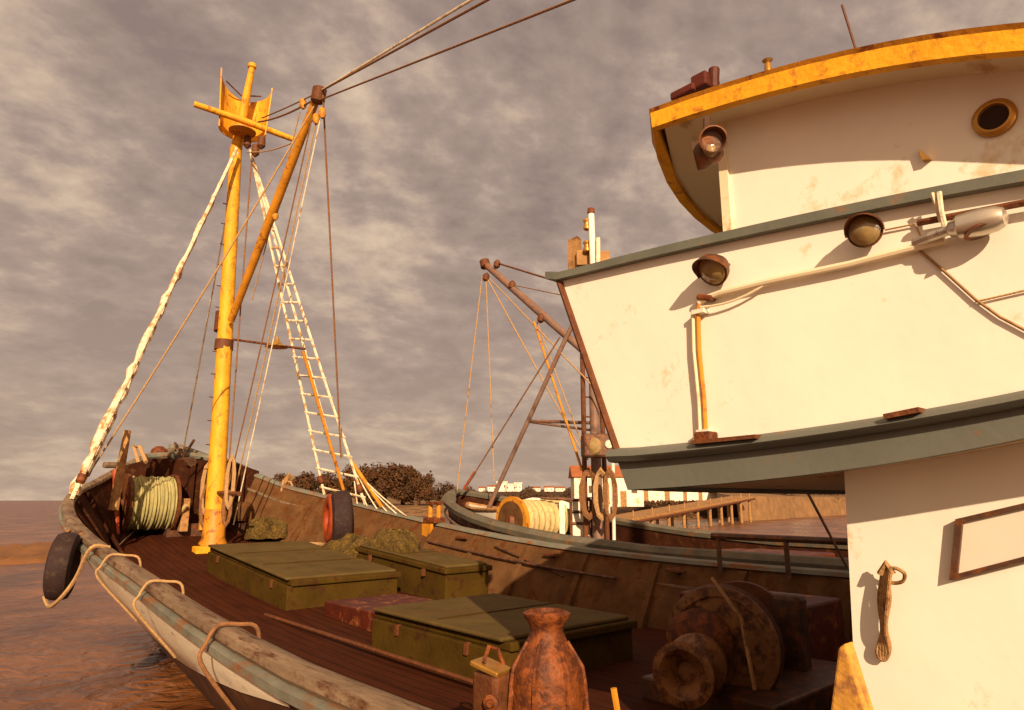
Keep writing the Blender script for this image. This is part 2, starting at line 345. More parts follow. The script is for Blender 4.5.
def hatch(x0, x1, y0, y1, h, z0=None, panels=1):
    z = zd((y0+y1)/2)+.03 if z0 is None else z0
    b = MB(); dz0, dz1 = zd(y0)-zd((y0+y1)/2), zd(y1)-zd((y0+y1)/2)
    if z0 is not None: dz0 = dz1 = 0
    def P_(x, y, q): return Vector((x, y, z+(dz0 if y == y0 else dz1)+q))
    def frustum(mm, ins, qa, qb):
        vs = [P_(x, y, q) for q in (qa, qb) for x, y in ((x0, y0), (x1, y0), (x1, y1), (x0, y1))]
        for v in vs: v.x += ins if v.x == x0 else -ins; v.y += ins if abs(v.y-y0) < .01 else -ins
        mm.add(vs, [(0, 3, 2, 1), (4, 5, 6, 7), (0, 1, 5, 4), (1, 2, 6, 5), (2, 3, 7, 6), (3, 0, 4, 7)])
        return mm
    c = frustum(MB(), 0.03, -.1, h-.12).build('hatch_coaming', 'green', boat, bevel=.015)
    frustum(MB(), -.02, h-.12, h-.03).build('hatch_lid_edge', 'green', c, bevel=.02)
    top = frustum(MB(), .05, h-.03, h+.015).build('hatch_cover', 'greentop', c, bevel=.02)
    for k in range(panels):
        yy = y0+(y1-y0)*(k+1)/(panels+1); zz = z+dz0+(dz1-dz0)*(k+1)/(panels+1)
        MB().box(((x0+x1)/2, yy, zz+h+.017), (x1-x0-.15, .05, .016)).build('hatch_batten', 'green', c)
    for yy in (y0+.6, y1-.6):
        zz = z+dz0+(dz1-dz0)*(yy-y0)/(y1-y0)
        MB().box((x0-.03, yy, zz+h-.17), (.06, .05, .12)).build('hatch_dog', 'rust', c)
    return c
hatch(-.72, 1.25, 5.25, 7.75, .47, panels=1)
hatch(-.62, 1.35, 10.35, 14.0, .48, panels=2)
hatch(1.75, 2.75, 9.6, 12.6, .60, panels=1)
MB().box((.35, 9.1, .17), (1.3, 1.5, .32)).build('deck_locker', 'redbrown', boat, bevel=.02)
MB().tube([(-1.0, 10.3, zd(10)+.06), (-1.0, 4, .1)], .025, 6).build('deck_pipe', 'rust', boat)

# ---- mast
XM = .3
def hm_(px, py): return hx(px, py, XM)
ym = 15.95
mb0 = Vector((XM, hm_(214, 531).y, zd(15.6))); mtop = hm_(252, 68)
mk = hm_(236, 150)
mast = MB().tube([mb0, lerp(mb0, mk, .4), mk, mtop], [.22, .185, .15, .075], 16).build('mast', 'yellow', boat, smooth=True)
MB().lathe(mtop-Vector((0, 0, .02)), (0, 0, 1), [(0, .075), (.03, .11), (.12, .11), (.17, .05)], 12).build('mast_cap', 'yellow', mast, smooth=True)
MB().lathe(mb0, (0, 0, 1), [(0, .36), (.10, .36), (.3, .25), (.9, .235), (.95, .2)], 16).build('mast_collar', 'orange', mast, smooth=True)
m = MB()
for i in range(13):
    q = lerp(mb0, mk, .18+i*.055); r_ = .19-.003*i; m.tube([q+Vector((-r_-.10, 0, 0)), q+Vector((r_+.02, 0, 0))], .014, 6)
m.build('mast_step', 'rust', mast)
for k, (py, hh) in enumerate(((322, .5), (345, .25))):
    q = hm_(224, py); MB().lathe(q-Vector((0, 0, hh/2)), (0, 0, 1), [(0, .22), (hh, .215)], 14).build('mast_band', 'rust', mast, smooth=True)
def hang_coil(name, top, w_, h_, r_, n, mm, par, seed=1):     # a coil of rope hung over a pin
    rq_ = random.Random(seed); pts = []
    for k in range(n*10+1):
        g_ = k/10*2*math.pi; a = w_*(.8+.2*math.sin(k*.37+seed)); pts.append(top+cam2w(math.sin(g_)*a, -.02*(k % 17)/17-.05, -h_+math.cos(g_)*h_*(.9+.1*math.sin(k*.21))))
    return MB().tube(pts, r_, 6).build(name, mm, par, smooth=True)
for k, (px, py, w_, h_, mm) in enumerate(((207, 462, .13, .62, 'rope'), (205, 484, .12, .5, 'roped'), (230, 455, .10, .6, 'rope'), (212, 492, .14, .38, 'rope'), (226, 490, .1, .4, 'roped'))):
    hang_coil('halyard_coil', hm_(px, py)+Vector((0, -.22, 0)), w_, h_, .028, 5, mm, mast, k)
MB().tube([hm_(199, 530)+Vector((0, -.15, 0)), hm_(203, 478)+Vector((0, -.1, 0))], .06, 8).build('pin_rail_post', 'orange', mast)
MB().tube([hm_(198, 492)+Vector((0, -.2, 0)), hm_(236, 494)+Vector((0, -.2, 0))], .05, 8).build('pin_rail', 'rust', mast)
# crosstree, athwartships
cA = hd(194, 104, 1); c0 = hm_(243, 124)
ct = MB().tube([hx(194, 104, XM-1.25), c0+Vector((0, -.17, 0)), hx(295, 140, XM+1.25)], [.075, .09, .075], 10).build('crosstree', 'yellow', mast, smooth=True)
# crow's nest: half barrel of bent plywood, its opening towards the bow
nest_c = hm_(246, 128)+Vector((0, .1, -.02)); m = MB(); n_ = 18; rows = []
for i in range(n_+1):
    an = R(-25+i*192/n_); u_ = Vector((math.cos(an), math.sin(an), 0))
    e_ = abs(i/n_-.5)*2; top = 1.18 + (.42 if i > n_/2 else .16)*e_**1.5
    o_ = nest_c+Vector((-.05, 0, 0))
    rows.append([o_+u_*.58+Vector((0, 0, -.05)), o_+u_*.66+Vector((0, 0, top)), o_+u_*.63+Vector((0, 0, top)), o_+u_*.55+Vector((0, 0, -.05))])
m.loft(rows, close=True)
nest = m.build('crows_nest', 'yellow', mast, smooth=True)
MB().lathe(nest_c+Vector((-.05, 0, -.12)), (0, 0, 1), [(.05, .34), (.08, .34)], 20).build('nest_floor', 'orange', mast)
MB().tube([nest_c+Vector((-.5, .25, 1.35)), nest_c+Vector((.0, .5, 1.25)), nest_c+Vector((.45, .25, 1.3))], .02, 6).build('nest_hoop', 'rust', mast)
for q in ((248, 150), (256, 158), (262, 150)):
    w0 = hx(q[0], q[1]-14, XM+.15); MB().lathe(w0, (0, 0, -1), [(0, .03), (.05, .09), (.28, .10), (.36, .03)], 10).build('rigging_block', 'rust', mast, smooth=True)
# lamp arm part way up the mast
a0 = hm_(222, 338); a1_ = hx(305, 349, XM+1.2)
arm = MB().tube([a0, a1_], .03, 8).build('lamp_arm', 'rust', mast)
lp_ = hx(277, 341, XM+.8)
MB().lathe(lp_, (0, 0, -1), [(-.1, .03), (0, .06), (.05, .10), (.13, .25), (.15, .27)], 18).build('deck_lamp', 'brass', arm, smooth=True)
# ---- boom with tackle
g0 = hm_(228, 322)+Vector((0, -.2, 0)); tip = hm_(319, 92)
boom = MB().tube([g0, lerp(g0, tip, .5), tip], [.085, .105, .085], 12).build('boom', 'orange', boat, smooth=True)
MB().lathe(tip+Vector((0, 0, -.05)), (0, -.3, 1), [(-.2, .1), (-.15, .15), (.12, .15), (.16, .1)], 12).build('boom_band', 'rust', boom, smooth=True)
for q in (hm_(316, 118), hm_(322, 112), hx(275, 214, XM+.05), hm_(303, 103)):
    MB().lathe(q, (0, -.2, -1), [(-.12, .02), (-.06, .07), (.08, .08), (.16, .03)], 10).build('tackle_block', 'orange', boom, smooth=True)
def cr(pts, n=5):                                        # smooth curve through points
    P_ = [Vector(p) for p in pts]; P_ = [P_[0]*2-P_[1]]+P_+[P_[-1]*2-P_[-2]]; o_ = []
    for i in range(1, len(P_)-2):
        a, b, c, d = P_[i-1:i+3]
        for k in range(n):
            t_ = k/n; o_.append(.5*((2*b)+(c-a)*t_+(2*a-5*b+4*c-d)*t_*t_+(3*b-a-3*c+d)*t_**3))
    return o_+[P_[-2]]
def rope(name, a, b, r_=.014, s_=.0, m_='rope', par=boat, n=8): return MB().tube(sag(a, b, s_, n), r_, 6).build(name, m_, par)
rail = lambda s, Y, dx=.1: Vector((XC+s*(hw(Y)-dx), Y, zr(Y, s)+.07))
mh = hm_(238, 152)
rope('halyard', hm_(316, 122), mb0+Vector((.22, -.3, .9)), .016, .1, 'rope')
rope('halyard', hm_(320, 120), mb0+Vector((.3, -.35, .6)), .014, .05, 'ropew')
rope('halyard', hm_(312, 118), mb0+Vector((.12, -.3, 1.4)), .016, .12, 'roped')
rope('halyard', hx(252, 155, XM+.15), mb0+Vector((.18, -.1, 1.2)), .018, 0, 'roped')
rope('boom_pendant', hm_(323, 95), hx(341, 458, 2.2), .02, 0, 'roped')
rope('topping_lift', hm_(262, 118), tip, .016, .02, 'roped')
rope('topping_lift', hm_(258, 122), tip+Vector((0, .05, -.1)), .022, .1, 'roped')
rope('boom_guy', tip+Vector((0, .1, -.2)), rail(-1, 15.6), .018, .15, 'rope')
rope('boom_guy', hx(300, 112, XM), hx(252, 300, XM+.2), .014, .0, 'rope')
rope('forestay', mh, Vector((XC, 18.8, 2.96)), .02, .05, 'ropew')
rope('gaff_span', hm_(247, 152), hm_(292, 143), .015, .08, 'rope')
# ---- shrouds with ratlines (rope ladders)
def shroud(name, top, feet, rungs, r_, mm, rm, wrap=False):
    m = MB()
    for f_ in feet: m.tube(sag(top, f_, -.0, 6), r_, 6)
    for i in range(rungs):
        t_ = .24+.74*i/(rungs-1); a = lerp(top, feet[0], t_); b = lerp(top, feet[-1], t_); d = (b-a)*.06
        m.tube([a-d, b+d], r_*.9, 6)
    return m.build(name, mm, boat)
ptop = hx(237, 148, XM-.12)
shroud('shroud', ptop, [rail(-1, 14.6), rail(-1, 15.1), rail(-1, 15.7)], 24, .038, 'ropew', 'rope')
rw = random.Random(5); ft = rail(-1, 15.1)
MB().tube([lerp(ptop, ft, .12+.88*i/40)+Vector((rw.uniform(-.02, .02), rw.uniform(-.03, .03), 0)) for i in range(41)], [(.045+.06*(i/40))*rw.uniform(.7, 1.3) for i in range(41)], 8).build('shroud_wrapping', mat('wrapped_white_canvas', (.74, .62, .45), .9, .3, 6, (.34, .16, .04), .55, 4, .4, 40), boat, smooth=True)
stop_ = hx(250, 150, XM+.12)
stb = [hx(324+i*17, 492-i*2, 3.05-.03*i) for i in range(3)]
MB().tube(sag(hx(303, 351, XM+1.2), rail(1, 15.3)+Vector((-.1, 0, .1)), 0, 4), .04, 8).build('orange_stay', 'orange', boat)
shroud('shroud', stop_, [rail(1, 16.1), rail(1, 15.4), rail(1, 14.75)], 15, .033, 'ropew', 'ropew')
# lanyards and deadeyes at the feet
for s, ys in ((1, (16.1, 15.4, 14.75)), (-1, (14.6, 15.1, 15.7))):
    for Y in ys:
        top_ = ptop if s < 0 else stop_
        q = lerp(rail(s, Y), top_, .04)
        o = MB().lathe(q, (top_-q), [(-.1, .03), (-.05, .08), (.08, .08), (.12, .03)], 10).build('deadeye', 'rusto', boat, smooth=True)
        MB().tube([rail(s, Y), q], .03, 6).build('chainplate', 'rust', o)
# bundle of orange/yellow lines gathered at the starboard shroud foot
m = MB()
for i in range(6):
    a = rail(1, 15.2-i*.28)+Vector((-.1, 0, .95-.12*i)); m.tube(sag(rail(1, 15.2)+Vector((-.03, 0, .95-.03*i)), rail(1, 14.95-i*.34)+Vector((-.05, 0, -.02)), .05, 7), .016, 6)
m.build('lashing_lines', 'ropew', boat)
MB().tube([rail(1, 15.2)+Vector((-.05, 0, .95)), rail(1, 14.1)+Vector((-.05, 0, .05))], .045, 8).build('orange_spar', 'orange', boat)
# ---- windlass with a drum of green cordage on the foredeck
wx, wy = hx(147, 500, -1.0).x, hx(147, 500, -1.0).y
wz = zd(wy)
q0 = hx(124, 503, -1.35); q1 = hx(171, 503, -.35)
q1 = hy(171, 503, q0.y); q1.z = q0.z
ax_ = (q1-q0); ax_.z = 0; dl = ax_.length; ctr = (q0+q1)/2
wl_ = root
wind = MB().lathe(q0, ax_, [(-.12, .09), (dl+.2, .09)], 14).build('anchor_windlass', 'rust', boat, smooth=True)
prof = []
for i in range(41): prof.append((.04+(dl-.08)*i/40, .58+.028*math.sin(i*1.9)+.02*math.sin(i*.7)))
MB().lathe(q0, ax_, prof, 30).build('cordage_roll', 'netgreen', wind, smooth=True)
for k in (0, dl): MB().lathe(q0, ax_, [(k-.03, .66), (k+.03, .66)], 26).build('drum_flange', 'rust', wind)
MB().tube([hx(116, 470, -1.55), hx(116, 535, -1.55)], .07, 8).build('windlass_post', 'red', wind)
MB().tube(sag(hx(160, 523, -.55), hx(186, 505, -.2), .12, 8), .045, 8).build('cordage_tail', 'netcream', wind)
MB().box(hx(184, 515, -.15), (.18, .2, .75)).build('windlass_bitt', 'twood', wind, bevel=.02)
MB().box(hx(184, 530, .0), (.9, .5, .3)).build('windlass_bed', 'steel', wind)
# foredeck beam, dark forepeak front, bits and pieces on it
bA, bB = hx(104, 465, XC-1.9), hx(204, 466, XC+.55)
MB().tube([bA, bB], .07, 8).build('foredeck_beam', 'rail', boat)
m = MB(); fy = 18.0
m.slab([(XC-1.6, fy, 1.1), (XC+1.75, fy, 1.1), (XC+1.7, fy, 2.55), (XC+.9, fy, 2.78), (XC-.9, fy, 2.78), (XC-1.6, fy, 2.55)], (0, .08, 0))
m.build('forepeak_front', 'darkwood', boat)
for x in (-1, 0, 1): MB().box((XC+x*.9, 17.93, 2.0), (.12, .1, 1.4)).build('forepeak_frame', 'darkwood', boat)
MB().lathe(hx(158, 462, -.3), (0, 0, 1), [(0, .12), (.15, .22), (.32, .18), (.4, .08)], 14).build('anchor_roller', 'rusto', boat, smooth=True)
MB().tube([hx(146, 462, -.9), hx(140, 447, -.95), hx(134, 446, -1.0), hx(139, 464, -1.0)], .05, 8).build('bow_rope_loop', 'rope', boat, smooth=True)
MB().tube([hx(175, 443, 0), hx(183, 456, 0.05), hx(191, 465, .1)], .035, 6).tube([hx(194, 440, .1), hx(184, 456, .02), hx(181, 463, 0)], .035, 6).tube([hx(178, 462, 0), hx(192, 462, .1)], .12, 8).build('anchor', 'steel', boat)
MB().tube([rail(-1, 16.4, .5)+Vector((.15, 0, -.5)), rail(-1, 16.6, .5)+Vector((.2, 0, 1.15))], [.1, .08], 8).build('bow_post', 'twood', boat)
MB().box(hx(201, 553, -.2), (.3, .3, .28)).build('mast_foot_block', 'yellow', boat, bevel=.02)
# starboard bow gear: leaning timber, coils, cleats
MB().tube([hx(250, 530, 2.0), hx(291, 475, 2.95)], [.09, .12], 6).build('leaning_timber', 'twood', boat)
MB().tube([hx(262, 528, 2.2), hx(273, 488, 2.8), hx(287, 500, 2.6)], .06, 6).build('davit', 'steel', boat)
MB().tube([rail(1, 17.3, .2)+Vector((0, 0, -.7)), rail(1, 17.3, .1)+Vector((0, 0, .1)), rail(1, 17.2, 0)+Vector((0, 0, .08)), rail(1, 17.15, -.1)+Vector((0, 0, -.2))], .03, 8).build('rail_lashing', 'rope', boat)
m = MB()
for i in range(16):
    a = i*.9; r_ = .28+.015*i; m.v and None
pts = [Vector((2.0+math.cos(i*.5)*(.22+.002*i), 15.2+math.sin(i*.5)*(.22+.002*i), zd(15.2)+.08+.002*i)) for i in range(70)]
MB().tube(pts, .03, 6).build('rope_coil', 'rope', boat)
MB().box(hx(245, 512, 1.6), (.8, .7, .5), .4).build('net_bundle', 'bulwark', boat, bevel=.12)
# orange fairlead on the starboard rail
fq = rail(1, 12.35, .1)
fl_ = MB().box(fq+Vector((0, 0, .02)), (.3, .42, .12)).build('fairlead', 'rusto', boat, bevel=.02)
for dy in (-.15, .15): MB().tube([fq+Vector((0, dy, .05)), fq+Vector((0, dy, .36))], .05, 8).build('fairlead_roller', 'orange', fl_, smooth=True)
MB().box(fq+Vector((0, 0, .38)), (.16, .44, .06)).build('fairlead_bar', 'rusto', fl_)
MB().box(fq+Vector((-.17, 0, -.2)), (.08, .3, .3)).build('fairlead_bracket', 'orange', fl_)
# pipes and cleats along the starboard bulwark
m = MB(); pp = [Vector((XC+hw(Y)-.42, Y, zr(Y, 1)-.30)) for Y in (7.2, 8.5, 10, 11.5, 12.2)]
m.tube(pp, .028, 6).build('bulwark_pipe', 'steel', boat)
MB().tube([Vector((XC+hw(9)-.4, 8.3, .55)), Vector((XC+hw(9)-.3, 10.2, .95))], .02, 6).build('bulwark_wire', 'steel', boat)
for Y in (6.2, 8.7, 11.2):
    q = Vector((XC+hw(Y)-.3, Y, zr(Y, 1)-.1)); MB().box(q, (.06, .34, .05)).box(q+Vector((.06, 0, 0)), (.14, .08, .08)).build('cleat', 'rust', boat, bevel=.01)
# open pipe rail on the starboard side beside the wheelhouse
m = MB()
y0_, y1_ = 5.6, -3
m.tube([(3.5, y0_, 1.3), (3.5, y1_, 1.3)], .045, 8)
for Y in (5.5, 4.5, 3.6, 2.6, 1.2, -.5): m.tube([(3.5, Y, .8), (3.5, Y, 1.3)], .035, 8)
m.build('pipe_rail', 'steel', boat)
MB().tube([(3.1, 4.15, 2.3), (3.4, 3.7, 1.0)], .018, 6).build('rail_wire', 'steel', boat)
# ---- rope lanyards over the port rail
def over(Y, r_=.022, drop=.55, dy=.15, mm='rope'):
    s = -1; w_ = hw(Y); z = zr(Y)
    pts = [(XC-w_+.26, Y-dy, z-.25), (XC-w_+.24, Y-dy*.8, z+.04), (XC-w_+.1, Y-dy*.4, z+.088), (XC-w_-.04, Y, z+.09), (XC-w_-.11, Y+dy*.1, z-.02), (XC-w_-.13, Y+dy*.2, z-.15), (XC-hullx(Y, .22)-.05, Y+dy*.3, z-.1-.22*(z-WZ)), (XC-hullx(Y, .27)-.03, Y+dy*.4, z-.1-.27*(z-WZ))]
    MB().tube(cr(pts), r_, 8).build('fender_lanyard', mm, boat, smooth=True)
over(9.1, .013, .6, .16); over(7.35, .013, .75, .08); over(5.25, .015, .8, .04, 'roped')
# ---- capstan / bitt in the foreground
cb_ = hx(547, 650, -2.05); cx, cy = cb_.x, cb_.y; ctop = hx(547, 612, -2.05).z
cap = MB().lathe((cx, cy, 0), (0, 0, 1), [(0, .36), (.08, .36), (.12, .30), (.30, .265), (.40, .25), (.41, .27), (.46, .27), (.47, .24), (ctop-.40, .235), (ctop-.33, .225), (ctop-.25, .185), (ctop-.19, .14), (ctop-.13, .112), (ctop-.10, .108), (ctop-.06, .125), (ctop-.03, .15), (ctop-.005, .155), (ctop+.01, .12), (ctop-.02, .1)], 28).build('capstan', 'rusto', boat, smooth=True)
m = MB()
for k in range(7):
    g_ = k*2*math.pi/7; c_, s_ = math.cos(g_), math.sin(g_)
    m = MB(); m.tube([(cx+c_*.28, cy+s_*.28, .15), (cx+c_*.24, cy+s_*.24, ctop-.42), (cx+c_*.225, cy+s_*.225, ctop-.33), (cx+c_*.13, cy+s_*.13, ctop-.18)], .018, 6).build('whelp', 'rusto', cap)
q = Vector((cx-.24, cy+.26, .62))
MB().box(q+Vector((0, 0, -.05)), (.17, .24, .28)).build('capstan_gearbox', 'rust', cap, bevel=.03)
MB().box(q+Vector((-.02, 0, .12)), (.18, .22, .035), .3, .25).build('gearbox_cover', 'brass', cap, bevel=.01)
for dv, av in (((-.09, -.1, -.06), (-1, -.6, 0)), ((.06, -.16, -.03), (-.6, -1, 0))): MB().lathe(q+Vector(dv), av, [(0, .045), (.03, .05), (.035, .03), (.06, .02)], 12).build('capstan_valve', 'rusto', cap, smooth=True)
MB().tube([q+Vector((-.08, 0, .15)), q+Vector((-.02, .02, .24)), q+Vector((.06, .02, .21)), q+Vector((.1, 0, .1))], .015, 6).build('capstan_handle', 'rusto', cap)
MB().tube([(cx+.3, cy-.3, .62), (cx+.36, cy-.36, .05)], .022, 6).build('capstan_stay', 'orange', cap)
# ---- trawl winch by the wheelhouse
wc = hx(722, 645, .35)
win = MB().lathe(wc, (.95, .30, 0), [(0, .5), (.05, .52), (.10, .50), (.1, .28), (.85, .28), (.85, .46), (.92, .46)], 40).build('trawl_winch', 'rust', boat, smooth=True)
MB().lathe(wc+Vector((-.012, -.004, 0)), (-.95, -.30, 0), [(0, .50), (.025, .50), (.03, .42), (.012, .40), (.014, .12), (.06, .11)], 36).build('winch_flange', 'drum', win, smooth=True)
sc = hx(692, 668, -.25)
MB().lathe(sc, (-.95, -.30, 0), [(-.55, .1), (-.28, .12), (-.22, .24), (-.12, .25), (-.02, .18), (.12, .17), (.22, .24), (.26, .25), (.27, .19), (.2, .1), (.14, .08)], 30).build('warping_head', 'drum', win, smooth=True)
MB().lathe(sc+Vector((.40, .15, .14)), (-.95, -.30, 0), [(0, .27), (.06, .28), (.1, .23)], 26).build('winch_gear', 'rusto', win, smooth=True)
MB().box((wc.x+.6, wc.y, .12), (1.9, 1.3, .2)).build('winch_bed', 'steel', win, bevel=.02)
MB().box((wc.x+1.0, wc.y+.1, .5), (.2, .8, .8)).build('winch_cheek', 'steel', win, bevel=.05)
MB().tube([hx(712, 578, .2), hx(741, 618, .1), hx(755, 690, .0)], .018, 6).build('brake_lever', 'twood', win)
MB().box((2.5, 4.4, .35), (.9, 1.6, .7)).build('engine_casing', 'redbrown', boat, bevel=.03)

# ------------------------------------------------------------------ wheelhouse and bridge
house = boat
XP = -2.42                                            # port face of the bridge bulwark
AFT = -6.0
def line(tab, X, pxs): return [hx(px, interp(tab, px), X) for px in pxs]
def aft(pts, Y=AFT):                                   # carry a traced edge on towards the stern at its last slope
    a, b = pts[-2], pts[-1]; d = (b-a)/(b.y-a.y); return pts+[b+d*(-.6), Vector((b.x, Y, (b+d*(-.6)).z))]
PX = [640, 680, 720, 760, 800, 840, 880, 920, 960, 1000, 1040, 1100, 1180, 1300]
top1 = [(555, 281), (640, 264), (720, 245), (820, 222), (1024, 186)]
bot1 = [(618, 451), (700, 446), (820, 430), (940, 409), (1024, 396)]
mid1 = [(618, 463), (700, 459), (820, 442), (940, 422), (1024, 409)]
low1 = [(628, 490), (740, 481), (820, 473), (890, 464), (1024, 438)]
T = [hx(562, 281, XP)]+line(top1, XP, PX); Bt = [hx(620, 451, XP)]+line(bot1, XP, PX)
T = aft(T); Bt = aft(Bt)
th = .07
m = MB(); m.loft([[t_, b_, b_+Vector((th, 0, 0)), t_+Vector((th, 0, 0))] for t_, b_ in zip(T, Bt)], close=True)
m.build('bridge_bulwark', 'white', house)
# front face of the bridge bulwark, raked, running across to starboard with a rounded plan
XR = 2.6
fr = []
for k in range(13):
    u_ = k/12; bow_ = .55*(1-(2*u_-1)**2)
    fr.append([T[0]+Vector((u_*(XR-XP), bow_+.0, .0)), Bt[0]+Vector((u_*(XR-XP), bow_, 0)), Bt[0]+Vector((u_*(XR-XP)*.98+.03, bow_-.07, 0)), T[0]+Vector((u_*(XR-XP)*.98+.03, bow_-.07, 0))])
MB().loft(fr, close=True).build('bridge_front', 'white', house)
# starboard bulwark mirrors the port one
m = MB(); dX = Vector((XR-XP, 0, 0)); m.loft([[t_+dX, b_+dX, b_+dX-Vector((th, 0, 0)), t_+dX-Vector((th, 0, 0))] for t_, b_ in zip(T, Bt)], close=True)
m.build('bridge_bulwark', 'white', house)
# grey cap rail
def strip(pts, prof, name, mm, smooth=True):
    m = MB(); m.loft([[p_+Vector((a, 0, b)) for a, b in prof] for p_ in pts], close=True); return m.build(name, mm, house, smooth=smooth)
cap_pts = [T[0]+Vector((0, .10, .03))]+T
strip(cap_pts, [(-.05, 0), (-.05, .045), (.0, .06), (.10, .055), (.12, .0)], 'bridge_cap_rail', 'grey')
MB().loft([[Vector((p[0].x, p[0].y+.05, p[0].z+b))+Vector((0, a, 0)) for a, b in ((0, 0), (0, .05), (-.1, .06), (-.16, .0))] for p in fr], close=True).build('bridge_front_rail', 'grey', house)
MB().tube([T[0]+Vector((-.012, .01, -.01)), Bt[0]+Vector((-.012, .01, 0))], .02, 6).build('bulwark_corner_bead', 'rust', house)
# deck edge: rounded moulding, then the flat fascia
Md = aft([hx(618, 463, XP)]+line(mid1, XP, PX)); Lw = aft([hx(628, 490, XP)]+line(low1, XP, PX))
Bt2 = [b+Vector((0, 0, .0)) for b in Bt]; Bt2[0] = hx(614, 451, XP)
m = MB(); m.loft([[Vector((b.x-.012, b.y, b.z+.015)), Vector((b.x-.06, b.y, b.z-.005)), Vector((b.x-.075, b.y, (b.z+c.z)/2)), Vector((b.x-.05, b.y, c.z+.005)), Vector((b.x-.006, b.y, c.z))] for b, c in zip(Bt2, Md)], close=True)
m.build('deck_moulding', 'greyband', house, smooth=True)
m = MB(); m.loft([[Vector((c.x-.004, c.y, c.z+.01)), Vector((d.x-.004, d.y, d.z)), Vector((d.x+.05, d.y, d.z)), Vector((c.x+.05, c.y, c.z+.01))] for c, d in zip(Md, Lw)], close=True)
m.build('deck_fascia', 'greyband', house)
# bridge deck slab
rows = [[Vector((XP+.06, d.y, d.z+.02)), Vector((XR-.06, d.y, d.z+.02)), Vector((XR-.06, d.y, b.z)), Vector((XP+.06, d.y, b.z))] for d, b in zip(Lw, Bt)]
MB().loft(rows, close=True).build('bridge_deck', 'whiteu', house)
m = MB(); fr2 = []
for k in range(13):
    u_ = k/12; bow_ = .55*(1-(2*u_-1)**2); a = Lw[0]; b = Bt[0]
    fr2.append([Vector((XP+u_*(XR-XP), a.y+bow_, a.z)), Vector((XP+u_*(XR-XP), a.y+bow_, b.z)), Vector((XP+u_*(XR-XP), a.y-.03, b.z)), Vector((XP+u_*(XR-XP), a.y-.03, a.z))])
m.loft(fr2, close=True).build('bridge_deck_nose', 'greyband', house)
# lower deckhouse
XL = -2.08
fc = hx(849, 480, XL); fb = hx(841, 655, XL)
m = MB()
yT, yB = fc.y, fb.y
m.add([(XL, yT, 2.3), (2.2, yT, 2.3), (2.2, yB, -.05), (XL, yB, -.05), (XL, AFT, 2.3), (2.2, AFT, 2.3), (2.2, AFT, -.05), (XL, AFT, -.05)],
      [(0, 1, 2, 3), (4, 7, 6, 5), (0, 3, 7, 4), (1, 5, 6, 2), (0, 4, 5, 1), (3, 2, 6, 7)])
dh = m.build('deckhouse', 'white', house)
dh.data.polygons  # closed box
# window: dark frame, pale pane
wq = [hx(958, 519, XL), hx(952, 580, XL), hx(1046, 556, XL), hx(1052, 497, XL)]
ctr_ = sum(wq, Vector())/4
def framed(quad, ins, t0, name, mm, par, hole=None):
    m = MB(); c = sum(quad, Vector())/len(quad)
    inner = [lerp(p_, c, ins) for p_ in quad]; n = len(quad); o_ = Vector((-t0, 0, 0))
    vs = quad+inner+[p_+o_ for p_ in quad]+[p_+o_ for p_ in inner]
    fs = []
    for i in range(n):
        j = (i+1) % n; fs += [(i, j, n+j, n+i), (2*n+i, 3*n+i, 3*n+j, 2*n+j), (i, 2*n+i, 2*n+j, j), (n+i, n+j, 3*n+j, 3*n+i)]
    m.add(vs, fs); return m.build(name, mm, par), inner
wf, inn = framed([p_+Vector((-.002, 0, 0)) for p_ in wq], .17, .035, 'side_window', 'steel', house)
MB().slab([p_+Vector((-.006, 0, 0)) for p_ in inn], (-.008, 0, 0)).build('window_pane', 'pane', wf)
# upper wheelhouse, set back behind the bulwark
XU = -2.25
wt = aft(line([(718, 144), (820, 116), (860, 105), (921, 94), (1024, 82)], XU, [721, 760, 800, 840, 880, 920, 960, 1000, 1040, 1100, 1200]))
fy = wt[0].y
m = MB(); rows = []
for p_ in wt: rows.append([Vector((XU, p_.y, p_.z+.12)), Vector((XU, p_.y, 2.1)), Vector((1.95, p_.y, 2.1)), Vector((1.95, p_.y, p_.z+.12))])
m.loft(rows, close=True).build('wheelhouse', 'white', house)
MB().box((XU-.002, fy-.012, 3.0), (.035, .05, 1.7)).build('wheelhouse_corner_trim', 'whiteu', house)
for x in (-1.3, -.45, .45, 1.3):
    o = MB().box((x, fy+.02, 3.2), (.72, .05, .6)).build('front_window', 'twood', house, bevel=.02)
    MB().box((x, fy+.048, 3.2), (.6, .01, .48)).build('window_pane', 'glass', o)
# roof: cambered slab with rounded front, deep yellow edge
ylo = [(650, 127), (754, 99), (820, 79), (860, 70), (921, 60), (1024, 51)]
yhi = [(650, 111), (754, 82), (820, 60), (860, 51), (921, 42), (1024, 33)]
XE = -2.5
lo_ = aft(line(ylo, XE, [652, 690, 730, 770, 810, 850, 890, 930, 970, 1010, 1050, 1110, 1200])); hi_ = aft(line(yhi, XE, [652, 690, 730, 770, 810, 850, 890, 930, 970, 1010, 1050, 1110, 1200]))
za, zh = lo_[0].z, hi_[0].z-lo_[0].z
arc = [(-2.5, lo_[0].y)]
for k in range(1, 16):
    u_ = k/16; x = XE+u_*5.0; arc.append((x, lo_[0].y+.66*(1-abs(2*u_-1)**2.6)))
arc.append((2.5, lo_[0].y))
def roofring(ins, dz):                               # one closed loop round the roof edge
    pts = []
    for x, y in arc[1:-1]: pts.append(Vector((x*(1-ins/2.5), y-ins, za+dz)))
    st = [Vector((2.5-ins, p_.y, p_.z+dz)) for p_ in lo_]; pt = [Vector((-2.5+ins, p_.y, p_.z+dz)) for p_ in lo_]
    return pt[::-1]+pts+st
